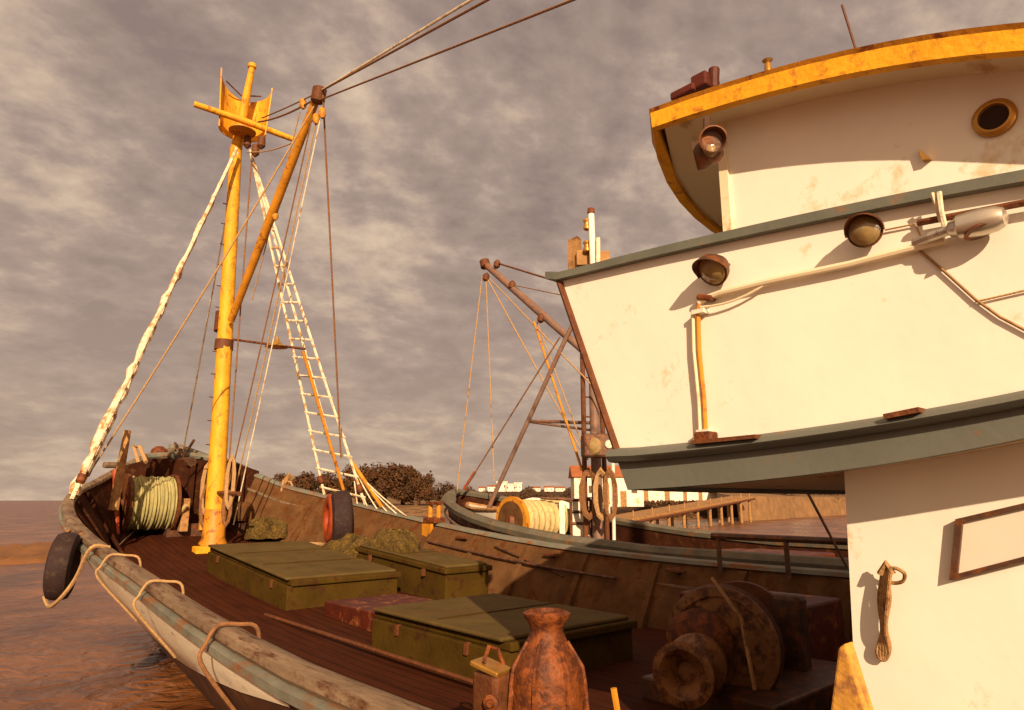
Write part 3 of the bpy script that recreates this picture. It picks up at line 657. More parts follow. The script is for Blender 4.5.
# soffit and roof skin as transverse rows
def skin(dz, ins, camber=0):
    rows = []
    for k in range(9):
        f_ = k/8; c_ = camber*(1-(2*f_-1)**2)
        rows.append([Vector(((XE+ins)*(1-f_)+(2.5-ins)*f_, p_.y+(.66*(1-abs(2*f_-1)**2.6)-(ins if True else 0) if i == 0 else 0), p_.z+dz+c_)) for i, p_ in enumerate(lo_)])
    return rows
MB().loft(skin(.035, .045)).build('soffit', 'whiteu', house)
MB().loft(skin(zh, .02, .12)).build('wheelhouse_roof', 'grey', house, smooth=True)
outer = [[a, b] for a, b in zip(roofring(0, 0), roofring(0, zh))]
r0, r1, r2, r3 = roofring(0, 0), roofring(-.01, zh), roofring(.05, zh), roofring(.05, .0)
MB().loft([[a, b, c, d] for a, b, c, d in zip(r0, r1, r2, r3)], close=True).build('roof_edge_board', 'yellowbright', house)
r0, r1, r2 = roofring(-.008, zh-.012), roofring(-.02, zh+.010), roofring(.06, zh+.010)
MB().loft([[a, b, c] for a, b, c in zip(r0, r1, r2)], close=True).build('roof_edge_bead', 'orange', house)
# porthole on the upper wheelhouse wall
pq = hx(995, 119, XU)
ph = MB().lathe(pq, (-1, 0, 0), [(0, .078), (.02, .078), (.03, .066), (.03, .055), (.012, .05)], 30).build('porthole', 'brass', house, smooth=True)
MB().lathe(pq+Vector((-.013, 0, 0)), (-1, 0, 0), [(0, .05), (.004, .049)], 24).build('porthole_glass', 'dark', ph)
# floodlights
def floodlight(pos, aim, r_, name='floodlight'):
    aim = Vector(aim).normalized(); pos = Vector(pos)
    o = MB().lathe(pos-aim*.09, aim, [(-.0, r_*.3), (.02, r_*.62), (.06, r_*.92), (.08, r_), (.10, r_*1.03), (.10, r_*.93), (.085, r_*.9)], 26).build(name, 'steel', house, smooth=True)
    MB().lathe(pos+aim*.012, aim, [(0, r_*.9), (.008, r_*.7), (.022, r_*.3), (.024, .002)], 22).build('lens', 'lens', o, smooth=True)
    up = Vector((0, 0, 1)); sd = aim.cross(up).normalized(); uu = sd.cross(aim).normalized(); rows = []
    for k in range(15):
        g_ = math.pi*(k/14)*1.1-.05*math.pi; e_ = sd*math.cos(g_)+uu*math.sin(g_); ln = .02+.05*max(0, math.sin(g_))
        rows.append([pos+e_*r_*1.0, pos+e_*r_*1.06+aim*ln, pos+e_*r_*1.11+aim*ln, pos+e_*r_*1.1])
    MB().loft(rows, close=True).build('hood', 'steel', o, smooth=True)
    back = pos-aim*.075
    MB().tube([back, Vector((XP, back.y-.03, back.z-.02))], .02, 8).build('bracket', 'rust', o)
    return o
def off(px, py, X, o_): q = hx(px, py, X-o_); return q
floodlight(off(713, 270, XP, .085), (-.62, .1, -.45), .080)
floodlight(off(865, 231, XP, .085), (-.95, -.12, -.35), .068)
q = hx(707, 153, XU-.25)
fl3 = MB().lathe(q, (-.4, .9, -.1), [(-.08, .03), (-.05, .06), (.03, .075), (.06, .075), (.05, .06)], 20).build('floodlight', 'steel', house, smooth=True)
MB().lathe(q+Vector((-.01, -.02, 0)), (-.7, -.6, -.2), [(0, .05), (.05, .04), (.06, .02)], 16).build('lens', 'lens', fl3, smooth=True)
MB().tube([q+Vector((0, 0, .05)), q+Vector((.02, 0, .2))], .02, 8).build('bracket', 'steel', fl3)
MB().lathe(q+Vector((-.05, -.06, .02)), (-.7, -.6, -.25), [(0, .055), (.05, .07), (.053, .063), (.01, .05)], 20).build('hood', 'steel', fl3, smooth=True)
# silver searchlight: bell lying along the wall, mouth aft
sp0, sp1 = off(956, 228, XP, .08), off(1003, 217, XP, .08)
sl = MB().lathe(sp0, sp1-sp0, [(-.06, .012), (-.03, .016), (-.02, .03), (0, .036), (.01, .047), (.08, .052), (.13, .047), (.155, .035), (.165, .012)], 24).build('searchlight', 'silver', house, smooth=True)
MB().lathe(sp0+(sp1-sp0)*.45+Vector((0, 0, -.01)), (-.1, -.25, -1), [(.0, .03), (.02, .05), (.03, .054)], 20).build('shade', 'steel', sl, smooth=True)
MB().tube([sp0, off(930, 237, XP, .06), off(915, 243, XP, .03)], .02, 8).build('bracket', 'silver', sl)
# conduit, bar, cables
cpts = [off(706, 442, XP, .03), off(704, 400, XP, .03), off(699, 350, XP, .03), off(698, 312, XP, .03), off(699, 303, XP, .03), off(706, 298, XP, .03), off(720, 293, XP, .03), off(770, 281, XP, .03), off(850, 264, XP, .03), off(905, 250, XP, .03), off(945, 240, XP, .03)]
MB().tube(cpts[:5], .012, 8).build('conduit', 'orange', house, smooth=True)
MB().tube([p_+Vector((0, .03, 0)) for p_ in cpts[:4]], .009, 8).build('conduit', 'whiteu', house, smooth=True)
MB().tube(cpts[4:], .016, 8).build('conduit', 'whiteu', house, smooth=True)
MB().tube(sag(cpts[3]+Vector((-.01, -.02, .02)), cpts[7], .03, 6), .006, 6).build('cable', 'whiteu', house)
for q in (off(700, 312, XP, .03), off(705, 432, XP, .03)): MB().box(q, (.05, .07, .022)).build('conduit_clip', 'pane', house)
MB().box(off(706, 298, XP, .03), (.05, .09, .03), 0, .3).build('conduit_joint', 'rusto', house, bevel=.01)
MB().tube([off(918, 223, XP, .04), off(1060, 196, XP, .04)], .014, 6).build('grab_bar', 'rust', house)
MB().tube([off(915, 246, XP, .012), off(945, 272, XP, .012), off(975, 299, XP, .012), off(1000, 317, XP, .012), off(1040, 338, XP, .012)], .006, 6).build('cable', 'twood', house)
MB().tube([off(885, 230, XP, .012), off(915, 224, XP, .012), off(925, 245, XP, .012)], .004, 6).build('cable', 'rope', house)
MB().tube([off(975, 302, XP, .012), off(1040, 287, XP, .012)], .004, 6).build('cable', 'rope', house)
MB().tube([off(939, 192, XP, .07), off(941, 210, XP, .07), off(946, 232, XP, .05)], .010, 6).tube([off(932, 193, XP, .07), off(941, 222, XP, .05)], .008, 6).build('lashing', 'ropew', house)
MB().box(off(727, 440, XP, .05), (.09, .34, .018), 0, -.02).build('rail_pad', 'rust', house)
MB().box(off(706, 437, XP, .05), (.08, .09, .05)).build('conduit_foot', 'rusto', house, bevel=.01)
MB().box(off(905, 414, XP, .05), (.09, .13, .02), 0, -.12).build('rail_pad', 'rust', house)
MB().slab([off(918, 148, XU, .03), off(922, 160, XU, .03), off(930, 158, XU, .03), off(924, 154, XU, .03)], (.03, 0, 0)).build('hook', 'brass', house)
# gear on the wheelhouse roof
rq = hx(706, 90, -2.2)
m = MB(); m.box(rq+Vector((0, .10, .0)), (.2, .16, .05)); m.box(rq+Vector((0, .0, .03)), (.16, .10, .09)); m.tube([rq+Vector((0, -.05, -.02)), rq+Vector((0, -.06, .11))], [.03, .035], 8)
tag(m.build('folded_tarpaulin', 'redbrown', bevel=.03), 'small dark red bundle lying on the yellow roof edge of the wheelhouse', 'bundle')
rq = hx(768, 68, -2.2)
MB().lathe(rq, (0, 0, 1), [(-.03, .02), (.02, .018), (.03, .012), (.045, .028), (.055, .01)], 12).build('roof_vent', 'brass', house, smooth=True)
MB().tube([hx(856, 50, -2.1), hx(842, 5, -2.1)], .006, 6).build('whip_aerial', 'rust', house)
# aft mast on the roof (above the picture) that takes the stays
am0 = Vector((0.3, -1.5, 3.8)); am = Vector((.3, -1.5, 13.2))
MB().tube([am0, am], [.16, .09], 12).build('aft_mast', 'yellow', house, smooth=True)
def stay(px, py, X, m_, r_):
    a = tip; b = hx(px, py, X); d = (b-a); k = (am.y-a.y)/d.y; MB().tube([a, b, a+d*k], r_, 6).build('triatic_stay', m_, boat)
stay(466, 3, XM, 'ropew', .022); stay(480, 4, XM, 'roped', .022)
a = tip+Vector((0, 0, -.2)); b = hx(560, 5, XM); MB().tube([a, b, a+(b-a)*((am.y-a.y)/(b.y-a.y))], .018, 6).build('triatic_stay', 'roped', boat)
# gear behind the bridge bulwark: white lantern post, wind board, boxes
lx = -1.2
la, lb = hx(594, 290, lx), hx(591, 212, lx)
lpst = MB().tube([la, lb], .028, 12).build('lantern_post', 'white', house, smooth=True)
MB().lathe(lb, (0, 0, 1), [(-.02, .03), (.0, .033), (.03, .03), (.04, .01)], 12).build('post_cap', 'rusto', lpst, smooth=True)
for py in (225, 247):
    q = hx(587, py, lx); MB().lathe(q-Vector((0, 0, .05)), (0, 0, 1), [(0, .015), (.01, .032), (.03, .034), (.05, .026), (.07, .026), (.085, .034), (.1, .03), (.11, .01)], 14).build('lantern', 'brass', lpst, smooth=True)
MB().tube([hx(598, 290, lx), hx(598, 238, lx)], .02, 8).build('post_brace', 'ropew', lpst)
q = [hx(568, 290, lx), hx(568, 240, lx), hx(577, 236, lx), hx(580, 238, lx), hx(580, 290, lx)]
MB().slab(q, (.04, .02, 0)).build('light_screen', 'twood', house)
q = hx(585, 262, lx+.1); MB().box(q, (.25, .14, .14), .7).build('battery_box', 'twood', house, bevel=.01)
q = hx(603, 262, lx+.1); MB().box(q, (.18, .12, .14), .7).build('battery_box', 'twood', house, bevel=.01)

# things that rest on or hang from the near boat
# rope hank on the deckhouse wall
h0 = off(886, 566, XL, .05)
m = MB()
for k in range(5):
    a = off(883+k*2, 568, XL, .05+.008*k); 
    m.tube(cr([a, off(879+k*2.2, 600, XL, .05+.01*k), off(882+k, 630, XL, .04+.01*k), off(877+k*3, 652, XL, .04), off(884, 660, XL, .03), off(890-k, 648, XL, .03), off(886-k, 625, XL, .04), off(890-k, 595, XL, .05), a]), .008, 6)
m.tube(cr([off(884, 570, XL, .06), off(894, 568, XL, .08), off(904, 573, XL, .08), off(903, 581, XL, .07), off(894, 583, XL, .06), off(886, 580, XL, .06)]), .008, 6)
m.tube([off(880, 574, XL, .07), off(886, 563, XL, .08), off(893, 574, XL, .07)], .014, 6)
hk = m.build('rope_hank', mat('worn_brown_rope', (.36, .2, .08), .9, .4, 30, (.14, .06, .02), .3, 20, .4, 100), smooth=True)
tag(hk, 'hank of brown rope hanging on the white deckhouse wall beside the window', 'rope')
# yellow wedge-topped timber
q = [hx(829, 720, -2.45), hx(838, 648, -2.45), hx(845, 643, -2.45), hx(868, 720, -2.45)]; q[0].z = q[3].z = 0.0
a_, b_ = hx(829, 718, -2.45), hx(868, 718, -2.45); k_ = 1.9
q = [Vector((q[0].x, a_.y+.18, 0)), a_, q[1], q[2], b_, Vector((q[0].x, b_.y-.3, 0))]
tag(MB().slab(q, (.08, 0, 0)).build('timber_wedge', mat('worn_yellow_timber', (.62, .3, .05), .7, .3, 8, (.3, .13, .04), .35, 9, .3, 30), bevel=.01), 'worn yellow pointed timber standing against the corner of the white deckhouse', 'timber')
# tyres
def tyre(c, axis, r_, w_, label, mm='rubber', cat='tyre', name='tyre_fender', group=None):
    prof = [(-w_/2, r_*.58), (-w_/2*1.05, r_*.8), (-w_*.42, r_*.95), (-w_*.2, r_), (w_*.2, r_), (w_*.42, r_*.95), (w_/2*1.05, r_*.8), (w_/2, r_*.58), (w_*.3, r_*.52), (-w_*.3, r_*.52), (-w_/2, r_*.58)]
    m = MB(); n = 36; t_ = Vector(axis).normalized(); a = t_.cross(Vector((0, 0, 1))).normalized(); b = t_.cross(a); rows = []
    for k in range(n+1):
        g_ = 2*math.pi*k/n; u_ = a*math.cos(g_)+b*math.sin(g_); rows.append([Vector(c)+t_*h+u_*rr_ for h, rr_ in prof[:-1]])
    vs = [p_ for r in rows[:-1] for p_ in r]; L_ = len(rows[0])
    m.add(vs, [(i*L_+k, i*L_+(k+1) % L_, ((i+1) % n)*L_+(k+1) % L_, ((i+1) % n)*L_+k) for i in range(n) for k in range(L_)])
    return tag(m.build(name, mm, smooth=True), label, cat, group)
tq = hx(62, 566, XC-hw(11.6)-.3)
YT = 11.9
tq = hx(63, 566, XC-hw(11.6)-.25)
t1 = tyre((tq.x, tq.y, tq.z), (-1, .35, .05), .42, .26, 'black tyre fender hung over the water outside the port bow rail', group='tyres hung on the near boat')
ty_top = tq+Vector((0, 0, .45))
o = MB().tube(cr([rail(-1, tq.y-.9, .1), rail(-1, tq.y-.9, -.1), tq+Vector((.05, -.6, -.1)), tq+Vector((-.05, -.4, -.35)), tq+Vector((-.1, -.05, -.48)), tq+Vector((-.12, .25, -.4))]), .025, 6).build('tyre_rope', 'rope', boat)
o = MB().tube([rail(-1, tq.y+.3, 0), rail(-1, tq.y+.3, -.12)+Vector((0, 0, -.1)), ty_top], .03, 6).build('tyre_rope', 'roped', boat)
sq = hx(341, 521, 2.62)
t2 = tyre(sq, (.9, -.40, .05), .70, .44, 'tall dark tyre standing upright at the foot of the starboard rope ladder', group='tyres hung on the near boat')
lq = hx(329, 518, 2.5)
lb_ = tyre(lq, (.95, -.30, .0), .56, .14, 'red-orange lifebuoy half hidden behind the tall upright tyre', 'red', 'lifebuoy', 'lifebuoy')
for dz in (-.02,):
    MB().box(lq+Vector((-.05, -.60, -.05)), (.2, .14, .2)).build('white_patch', 'pane', lb_, bevel=.03)

def heap(name, c, rx, ry, h, mm, label, seed, cat='net', group=None):
    rq_ = random.Random(seed); ph_ = [rq_.uniform(0, 6.28) for _ in range(8)]; rows = []
    for i in range(15):
        f_ = i/14; row = []
        for k in range(36):
            g_ = k/36*2*math.pi; rr_ = math.sin(f_*math.pi/2)**.8
            w = 1+.16*math.sin(3*g_+ph_[0])+.10*math.sin(5*g_+ph_[1]+f_*4)+.06*math.sin(9*g_+ph_[2]-f_*7)
            z = h*math.cos(f_*math.pi/2)**.7*(1+.22*math.sin(2*g_+ph_[3])*f_+.15*math.sin(4*g_+ph_[4]+f_*6))+(.03*math.sin(11*g_+ph_[5]+f_*13))
            row.append(Vector((c[0]+rx*rr_*w*math.cos(g_), c[1]+ry*rr_*w*math.sin(g_), c[2]+max(0, z))))
        rows.append(row)
    o = MB().loft(rows, close=True).build(name, mm, smooth=True); tag(o, label, cat, group); return o
heap('net_heap', (2.25, 11.9, zd(11.1)+.66), .42, .65, .34, 'netolive', 'olive net heaped on the starboard deck hatch beside the orange fairlead', 3)
heap('net_heap', (2.3, 13.7, zd(13.6)+.04), .5, .75, .55, 'netolive', 'dark olive net heap on deck between the upright tyre and the starboard hatch', 8)
heap('net_heap', (1.7, 16.9, zd(16.9)+.04), .55, .5, .42, 'netolive', 'brown rope and net heap on the foredeck just right of the mast', 12)
# ------------------------------------------------------------------ SECOND BOAT alongside
bb = root('fishing_boat', (6.0, 6, WZ), 'smaller brown fishing boat alongside with grey bow rail, cream net drum and grey derrick', 'fishing boat')
BX, BH, BL = 6.05, 2.05, 15.0
def bw(Y): t_ = max(0, (Y-9.3)/(BL-9.3)); return BH*max(0, 1-t_**2.6)**.75
def bz(Y): return .95+max(0, (Y-6)/9)**2*1.05
BY = [-4, -1, 2, 5, 7, 9, 10, 11, 12, 12.8, 13.5, 14, 14.4, 14.7, 14.9, 14.99]
m = MB()
for s in (-1, 1):
    m.loft([[Vector((BX+s*bw(Y), Y, bz(Y)-.04)), Vector((BX+s*bw(Y)*.96, Y-.02*max(0, Y-10), bz(Y)-.6)), Vector((BX+s*bw(Y)*(.9-.35*max(0, (Y-9)/6)), Y-.12*max(0, Y-10), WZ)), Vector((BX+s*bw(Y)*.5, Y-.3*max(0, Y-10), WZ-.6))] for Y in BY])
m.build('hull', 'bboat', bb, smooth=True)
for s in (-1, 1):
    f_ = lambda prof: MB().loft([[Vector((BX+s*max(0, bw(Y)-i), Y-(i*.9 if Y > 13.9 else 0), bz(Y)+d)) for i, d in prof] for Y in BY], close=True)
    f_([(-.07, -.08), (-.09, .02), (-.02, .10), (.08, .11), (.17, .05), (.14, -.04), (.03, -.1)]).build('gunwale', 'bgrey', bb, smooth=True)
    f_([(.06, -.05), (.1, -.05), (.1, -.9), (.06, -.9)]).build('bulwark', 'darkwood', bb)
    f_([(-.02, -.28), (-.05, -.30), (-.05, -.34), (-.02, -.36)]).build('rubbing_strake', 'rail', bb)
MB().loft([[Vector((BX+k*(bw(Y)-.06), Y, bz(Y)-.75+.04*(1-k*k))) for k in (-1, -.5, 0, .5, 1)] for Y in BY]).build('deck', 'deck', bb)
# net drum
n0, n1_ = hx(512, 519, 4.75), hx(556, 520, 6.6)
ax2 = n1_-n0; ax2.z = 0
# drum axis set across the picture, end plate towards the bow quarter
n0 = hd(512, 520, 15.2); n1_ = hd(556, 519, 16.1)
ax2 = (n1_-n0); ax2.z = 0; dl2 = ax2.length
nd_ = MB().lathe(n0, ax2, [(-.1, .1), (dl2+.15, .1)], 12).build('net_drum', 'rust', bb)
prof = [(.03+(dl2-.03)*i/30, .42+.02*math.sin(i*1.7)) for i in range(31)]
MB().lathe(n0, ax2, prof, 32).build('net_roll', 'netcream', nd_, smooth=True)
MB().lathe(n0, ax2, [(-.04, .40), (-.04, .50), (.06, .50), (.06, .4)], 32).build('drum_rim', 'orange', nd_, smooth=True)
MB().lathe(n0, ax2, [(-.055, .40), (-.03, .40)], 32).build('drum_end', 'bulwark', nd_)
MB().box((n0+n1_)/2-Vector((0, 0, .58)), (.9, 1.6, .25), -AZ).build('drum_bed', 'steel', nd_)
for q in (n0, n1_): MB().box(q-Vector((0, 0, .3)), (.1, .35, .75), -AZ).build('drum_cheek', 'steel', nd_)
# mast, derrick and legs
DB = 16.2
bm_ = Vector((BX+.15, 0, 0)); bmt = hx(597, 300, BX+.3); bmb = hx(599, 552, BX+.3); bmb.z = .3; bmt = Vector((bmb.x, bmb.y+.05, 6.3))
bmast = MB().tube([bmb, bmt], [.13, .10], 12).build('mast', 'spar', bb, smooth=True)
for dx, dy in ((.25, -.05), (-.28, .12)): MB().tube([bmb+Vector((dx, dy, 0)), bmt+Vector((dx*.75, dy, -.8))], .055, 8).build('mast_pole', 'rust', bmast)
m = MB()
for k in range(9): q = bmb+Vector((0, .03, 1.1+k*.45)); m.tube([q+Vector((-.28, .12, 0)), q+Vector((.25, -.05, 0))], .02, 6)
m.build('mast_rungs', 'rust', bmast)
dt = hx(485, 264, BX); dg = hx(596, 362, BX+.15)
der = MB().tube([dg, lerp(dg, dt, .5), dt], [.08, .10, .09], 12).build('derrick', 'spar', bb, smooth=True)
MB().lathe(dt, (0, .3, 1), [(-.14, .08), (-.1, .14), (.1, .14), (.14, .08)], 12).build('derrick_head', 'rust', der, smooth=True)
for px, py in ((497, 264), (486, 277), (541, 318), (512, 285)):
    MB().lathe(hx(px, py, BX), (0, .3, -1), [(-.12, .03), (-.05, .09), (.07, .09), (.13, .03)], 10).build('tackle_block', 'rust', der, smooth=True)
r2_ = lambda a, b, r_=.02, m_='rope', nm='rigging_line': MB().tube([a, b], r_, 6).build(nm, m_, bb)
r2_(hx(497, 263, BX), hx(562, 283, BX), .028, 'rust', 'topping_lift'); r2_(hx(562, 281, BX), bmt+Vector((0, 0, 1.0)), .02, 'rust', 'topping_lift')
MB().tube([bmt, bmt+Vector((0, 0, 1.3))], .08, 10).build('topmast', 'spar', bmast)
r2_(hx(513, 285, BX), hx(600, 303, BX), .014, 'roped')
r2_(hx(482, 277, BX), hx(457, 490, BX-.6), .016, 'rope'); r2_(hx(486, 280, BX), hx(494, 480, BX), .016, 'rope')
r2_(hx(488, 280, BX), hx(580, 448, BX), .018, 'rope'); r2_(hx(490, 279, BX), hx(606, 400, BX), .018, 'rope')
r2_(hx(534, 322, BX), hx(582, 470, BX), .03, 'orange'); r2_(hx(537, 322, BX), hx(588, 460, BX), .015, 'rope')
r2_(hx(560, 337, BX), hx(466, 487, BX-.2), .018, 'roped', 'forestay')
MB().tube([hx(475, 472, BX-.15), hx(464, 489, BX-.2)], .04, 8).build('turnbuckle', 'red', bb)
MB().tube([hx(575, 320, BX+.1), hx(565, 340, BX), hx(492, 500, BX-.1), hx(484, 520, BX-.1)], .055, 10).build('derrick_leg', 'spar', bb, smooth=True)
MB().tube([hx(530, 421, BX), hx(598, 423, BX+.3)], .04, 8).tube([hx(530, 422, BX), hx(590, 430, BX+.3)], .03, 8).build('spreader', 'spar', bb)
# square work lamp on the mast
q = hx(602, 446, BX-.2); s = bmb
ang = -AZ
wl2 = MB().box(q+cam2w(0, 0, 0), (.86, .4, .5), ang+.1, 0).build('work_lamp', 'steel', bmast, bevel=.05)
MB().lathe(q+cam2w(-.22, -.2, -.02), cam2w(-.3, -1, 0), [(.0, .19), (.03, .17), (.05, .05)], 18).build('lens', 'lens', wl2, smooth=True)
MB().lathe(q+cam2w(.12, -.2, .02), cam2w(.1, -1, 0), [(0, .1), (.02, .08)], 18).build('lens', 'silver', wl2, smooth=True)
# pale posts and panelled frame by the mast
m = MB(); fq = hd(581, 521, 15.6); ux = cam2w(1, 0, 0)
for k in (-.22, .22): m.tube([fq+ux*k+Vector((0, 0, -.6)), fq+ux*k+Vector((0, 0, .48))], .035, 8)
for z in (-.35, -.05, .2, .46): m.tube([fq-ux*.22+Vector((0, 0, z)), fq+ux*.22+Vector((0, 0, z))], .03, 8)
m.tube([fq-ux*.22+Vector((0, 0, .46)), fq-ux*.9+Vector((0, 0, .5))], .03, 8)
gf = m.build('gallows_frame', 'steel', bb)
MB().slab([fq-ux*.2+Vector((0, .03, -.5)), fq+ux*.2+Vector((0, .03, -.5)), fq+ux*.2+Vector((0, .03, .44)), fq-ux*.2+Vector((0, .03, .44))], cam2w(0, .04, 0)).build('white_panel', 'pane', gf)
MB().box(fq-ux*.42+Vector((0, 0, -.05)), (.12, .06, .95), ang).build('white_post', 'pane', gf)
MB().tube([hd(614, 540, 17), hd(612, 385, 17)], .045, 10).build('white_pole', 'pane', bb, smooth=True)
# coils on the mast, deck gear
for k, (px, w_) in enumerate(((588, .2), (600, .16), (609, .14))): hang_coil('rope_coil', hx(px, 468, BX-.1), w_, .55, .03, 5, ('roped', 'rope', 'roped')[k], bmast, 20+k)
random.seed(11)
for k in range(6):
    q = Vector((BX+random.uniform(-1.2, 1.0), 8.5-k*1.35, .32)); 
    if k % 2: MB().box(q+Vector((0, 0, .2)), (random.uniform(.6, 1.2), random.uniform(.6, 1), random.uniform(.4, .75)), random.uniform(-.3, .3)).build('deck_box', random.choice(['bboat', 'redbrown', 'rust']), bb, bevel=.03)
    else:
        MB().lathe(q, (.3, 0, 1), [(0, .28), (.1, .34), (.42, .3), (.52, .1)], 14).build('net_heap', random.choice(['roped', 'netcream', 'rope']), bb, smooth=True)
MB().box((BX+.4, 6.2, .5), (1.4, 1.5, .8)).build('engine_casing', 'redbrown', bb, bevel=.04)
# ------------------------------------------------------------------ small moored boats beyond
def small_boat(px, py, D, L_, hgt, heading, label, cabin=False, z0=None):
    c = hd(px, py, D); c.z = WZ if z0 is None else z0
    o = root('moored_boat', c, label, 'boat', None)
    ux = Vector((math.cos(heading), math.sin(heading), 0)); uy = Vector((-ux.y, ux.x, 0)); rows = []; tops = []
    for i in range(13):
        t_ = i/12*2-1; w_ = L_*.17*max(.0, 1-abs(t_)**(2.6 if t_ > 0 else 6)); z = hgt*(.85+.3*max(0, t_)**2)
        p_ = c+ux*t_*L_/2
        rows.append([p_-uy*w_*.5+Vector((0, 0, -.2)), p_-uy*w_*.9+Vector((0, 0, .1)), p_-uy*w_+Vector((0, 0, z)), p_+uy*w_+Vector((0, 0, z)), p_+uy*w_*.9+Vector((0, 0, .1)), p_+uy*w_*.5+Vector((0, 0, -.2))])
        tops.append((p_, w_, z))
    MB().loft(rows, close=True).build('hull', 'pane', o, smooth=True)
    for s in (-1, 1): MB().tube([p_+uy*s*(w_+.01)+Vector((0, 0, z)) for p_, w_, z in tops], .045, 6).build('gunwale', 'twood', o)
    if cabin:
        q = c+ux*L_*.02; rows = []
        for t_, hh, ww in ((-.38, .15, .9), (-.30, .75, .85), (-.1, 1.1, .85), (.1, 1.0, .8), (.25, .6, .7), (.4, .12, .5)):
            p_ = c+ux*t_*L_; w_ = L_*.14*ww; rows.append([p_-uy*w_+Vector((0, 0, hgt*.8)), p_-uy*w_*.85+Vector((0, 0, hgt*.8+hh)), p_+uy*w_*.85+Vector((0, 0, hgt*.8+hh)), p_+uy*w_+Vector((0, 0, hgt*.8))])
        cb = MB().loft(rows, close=True).build('cabin', 'shed', o)
        for t_ in (-.18, -.06):
            p_ = c+ux*t_*L_
            for s in (-1, 1): MB().box(p_+uy*s*L_*.128+Vector((0, 0, hgt*.8+.62)), (L_*.08, .05, .26), heading).build('window', 'glass', cb)
    else:
        for t_ in (-.2, .15): MB().box(c+ux*t_*L_+Vector((0, 0, hgt*.86)), (.25, L_*.3, .05), heading).build('thwart', 'twood', o)
    return o
small_boat(494, 512, 17.3, 2.4, .45, math.pi/2-.1, 'small white open dinghy carried on the foredeck inside the grey bow rail', z0=1.2)
small_boat(545, 505, 40, 7.5, 2.3, -AZ+.05, 'long white cabin boat behind the cream net drum', True)

# ------------------------------------------------------------------ pier, quay and buildings
pier = root('wooden_pier', wl(680, 75), 'brown timber pier on piles sloping up towards the stone quay', 'pier')
pa, pb = hd(606, 520, 58), hd(742, 493, 95); pa.z = WZ+1.0; pb.z = WZ+3.1
d_ = (pb-pa); dn = Vector((-d_.y, d_.x, 0)).normalized()
rows = [[lerp(pa, pb, k)-dn*1.6, lerp(pa, pb, k)+dn*1.6, lerp(pa, pb, k)+dn*1.6+Vector((0, 0, .25)), lerp(pa, pb, k)-dn*1.6+Vector((0, 0, .25))] for k in (0, .5, 1)]
MB().loft(rows, close=True).build('pier_deck', 'twood', pier)
for i in range(10):
    k = .05+i*.1; q = lerp(pa, pb, k)
    for s in (-1, 1):
        MB().tube([Vector((q.x+dn.x*s*1.4, q.y+dn.y*s*1.4, WZ-.5)), q+dn*s*1.4], .17, 8).build('pile', 'twood', pier)
    MB().tube([Vector((q.x-dn.x*1.5, q.y-dn.y*1.5, q.z+.25)), q-dn*1.5+Vector((0, 0, .85))], .07, 6).build('kerb_post', 'twood', pier)
MB().tube([pa-dn*1.62+Vector((0, 0, -.12)), pb-dn*1.62+Vector((0, 0, -.12))], .14, 6).build('stringer', 'rust', pier)
qa, qb, qc = hd(742, 500, 60), hd(800, 500, 66), hd(900, 500, 58)
m = MB(); pts = [hd(738, 500, 95), hd(770, 500, 103), hd(800, 500, 116), hd(850, 500, 140), hd(900, 500, 160), hd(1040, 500, 160)]; rnd = random.Random(2)
rows = []; ff = cam2w(0, 1, 0)
for i in range(31):
    t_ = i/30*(len(pts)-1); k = min(int(t_), len(pts)-2); b = lerp(pts[k], pts[k+1], t_-k); j = rnd.uniform(-.12, .12)
    rows.append([Vector((b.x, b.y, WZ-.5)), Vector((b.x, b.y, WZ+1.2+j))+ff*.4, Vector((b.x, b.y, WZ+3.3+j*.6))+ff*.8, Vector((b.x, b.y, WZ+3.4+j*.5))+ff*3, Vector((b.x, b.y, WZ+5.3+j*3))+ff*40])
tag(m.loft(rows).build('stone_quay', 'stone'), 'rough brown stone quay wall at the landward end of the timber pier', 'quay')
def building(name, px, py, D, w_, d, h, roofh, label, heading=None, doors=(), wmat='shed', rmat='tile', cat='building', group=None, wins=3, zb=None):
    c = hd(px, py, D); c.z = (WZ+1.8) if zb is None else zb
    hd_ = -AZ if heading is None else heading
    ux = Vector((math.cos(hd_), math.sin(hd_), 0)); uy = Vector((-ux.y, ux.x, 0))
    o = root(name, c, label, cat, group)
    MB().box(c+Vector((0, 0, h/2)), (w_, d, h), hd_).build('wall', wmat, o)
    e_ = .35
    P_ = lambda a, b, z: c+ux*a+uy*b+Vector((0, 0, z))
    MB().add([P_(-w_/2-e_, -d/2-e_, h+.003), P_(w_/2+e_, -d/2-e_, h+.003), P_(w_/2+e_, d/2+e_, h+.003), P_(-w_/2-e_, d/2+e_, h+.003), P_(-w_/2-e_, 0, h+roofh), P_(w_/2+e_, 0, h+roofh)],
             [(0, 1, 5, 4), (2, 3, 4, 5), (0, 4, 3), (1, 2, 5), (0, 3, 2, 1)]).build('roof', rmat, o)
    for a, ww, hh in doors: MB().box(P_(a, -d/2-.02, hh/2), (ww, .08, hh), hd_).build('door', 'twood', o)
    for k in range(wins):
        a = -w_/2+w_*(k+.5)/wins
        if any(abs(a-x) < ww for x, ww, hh in doors): a += 1.2
        f = MB().box(P_(a, -d/2-.03, h*.58), (w_*.05+.35, .08, h*.26), hd_).build('window', 'twood', o)
        MB().box(P_(a, -d/2-.075, h*.58), (w_*.05+.22, .03, h*.26-.14), hd_).build('pane', 'glass', f)
    return o
zs = WZ+1.9
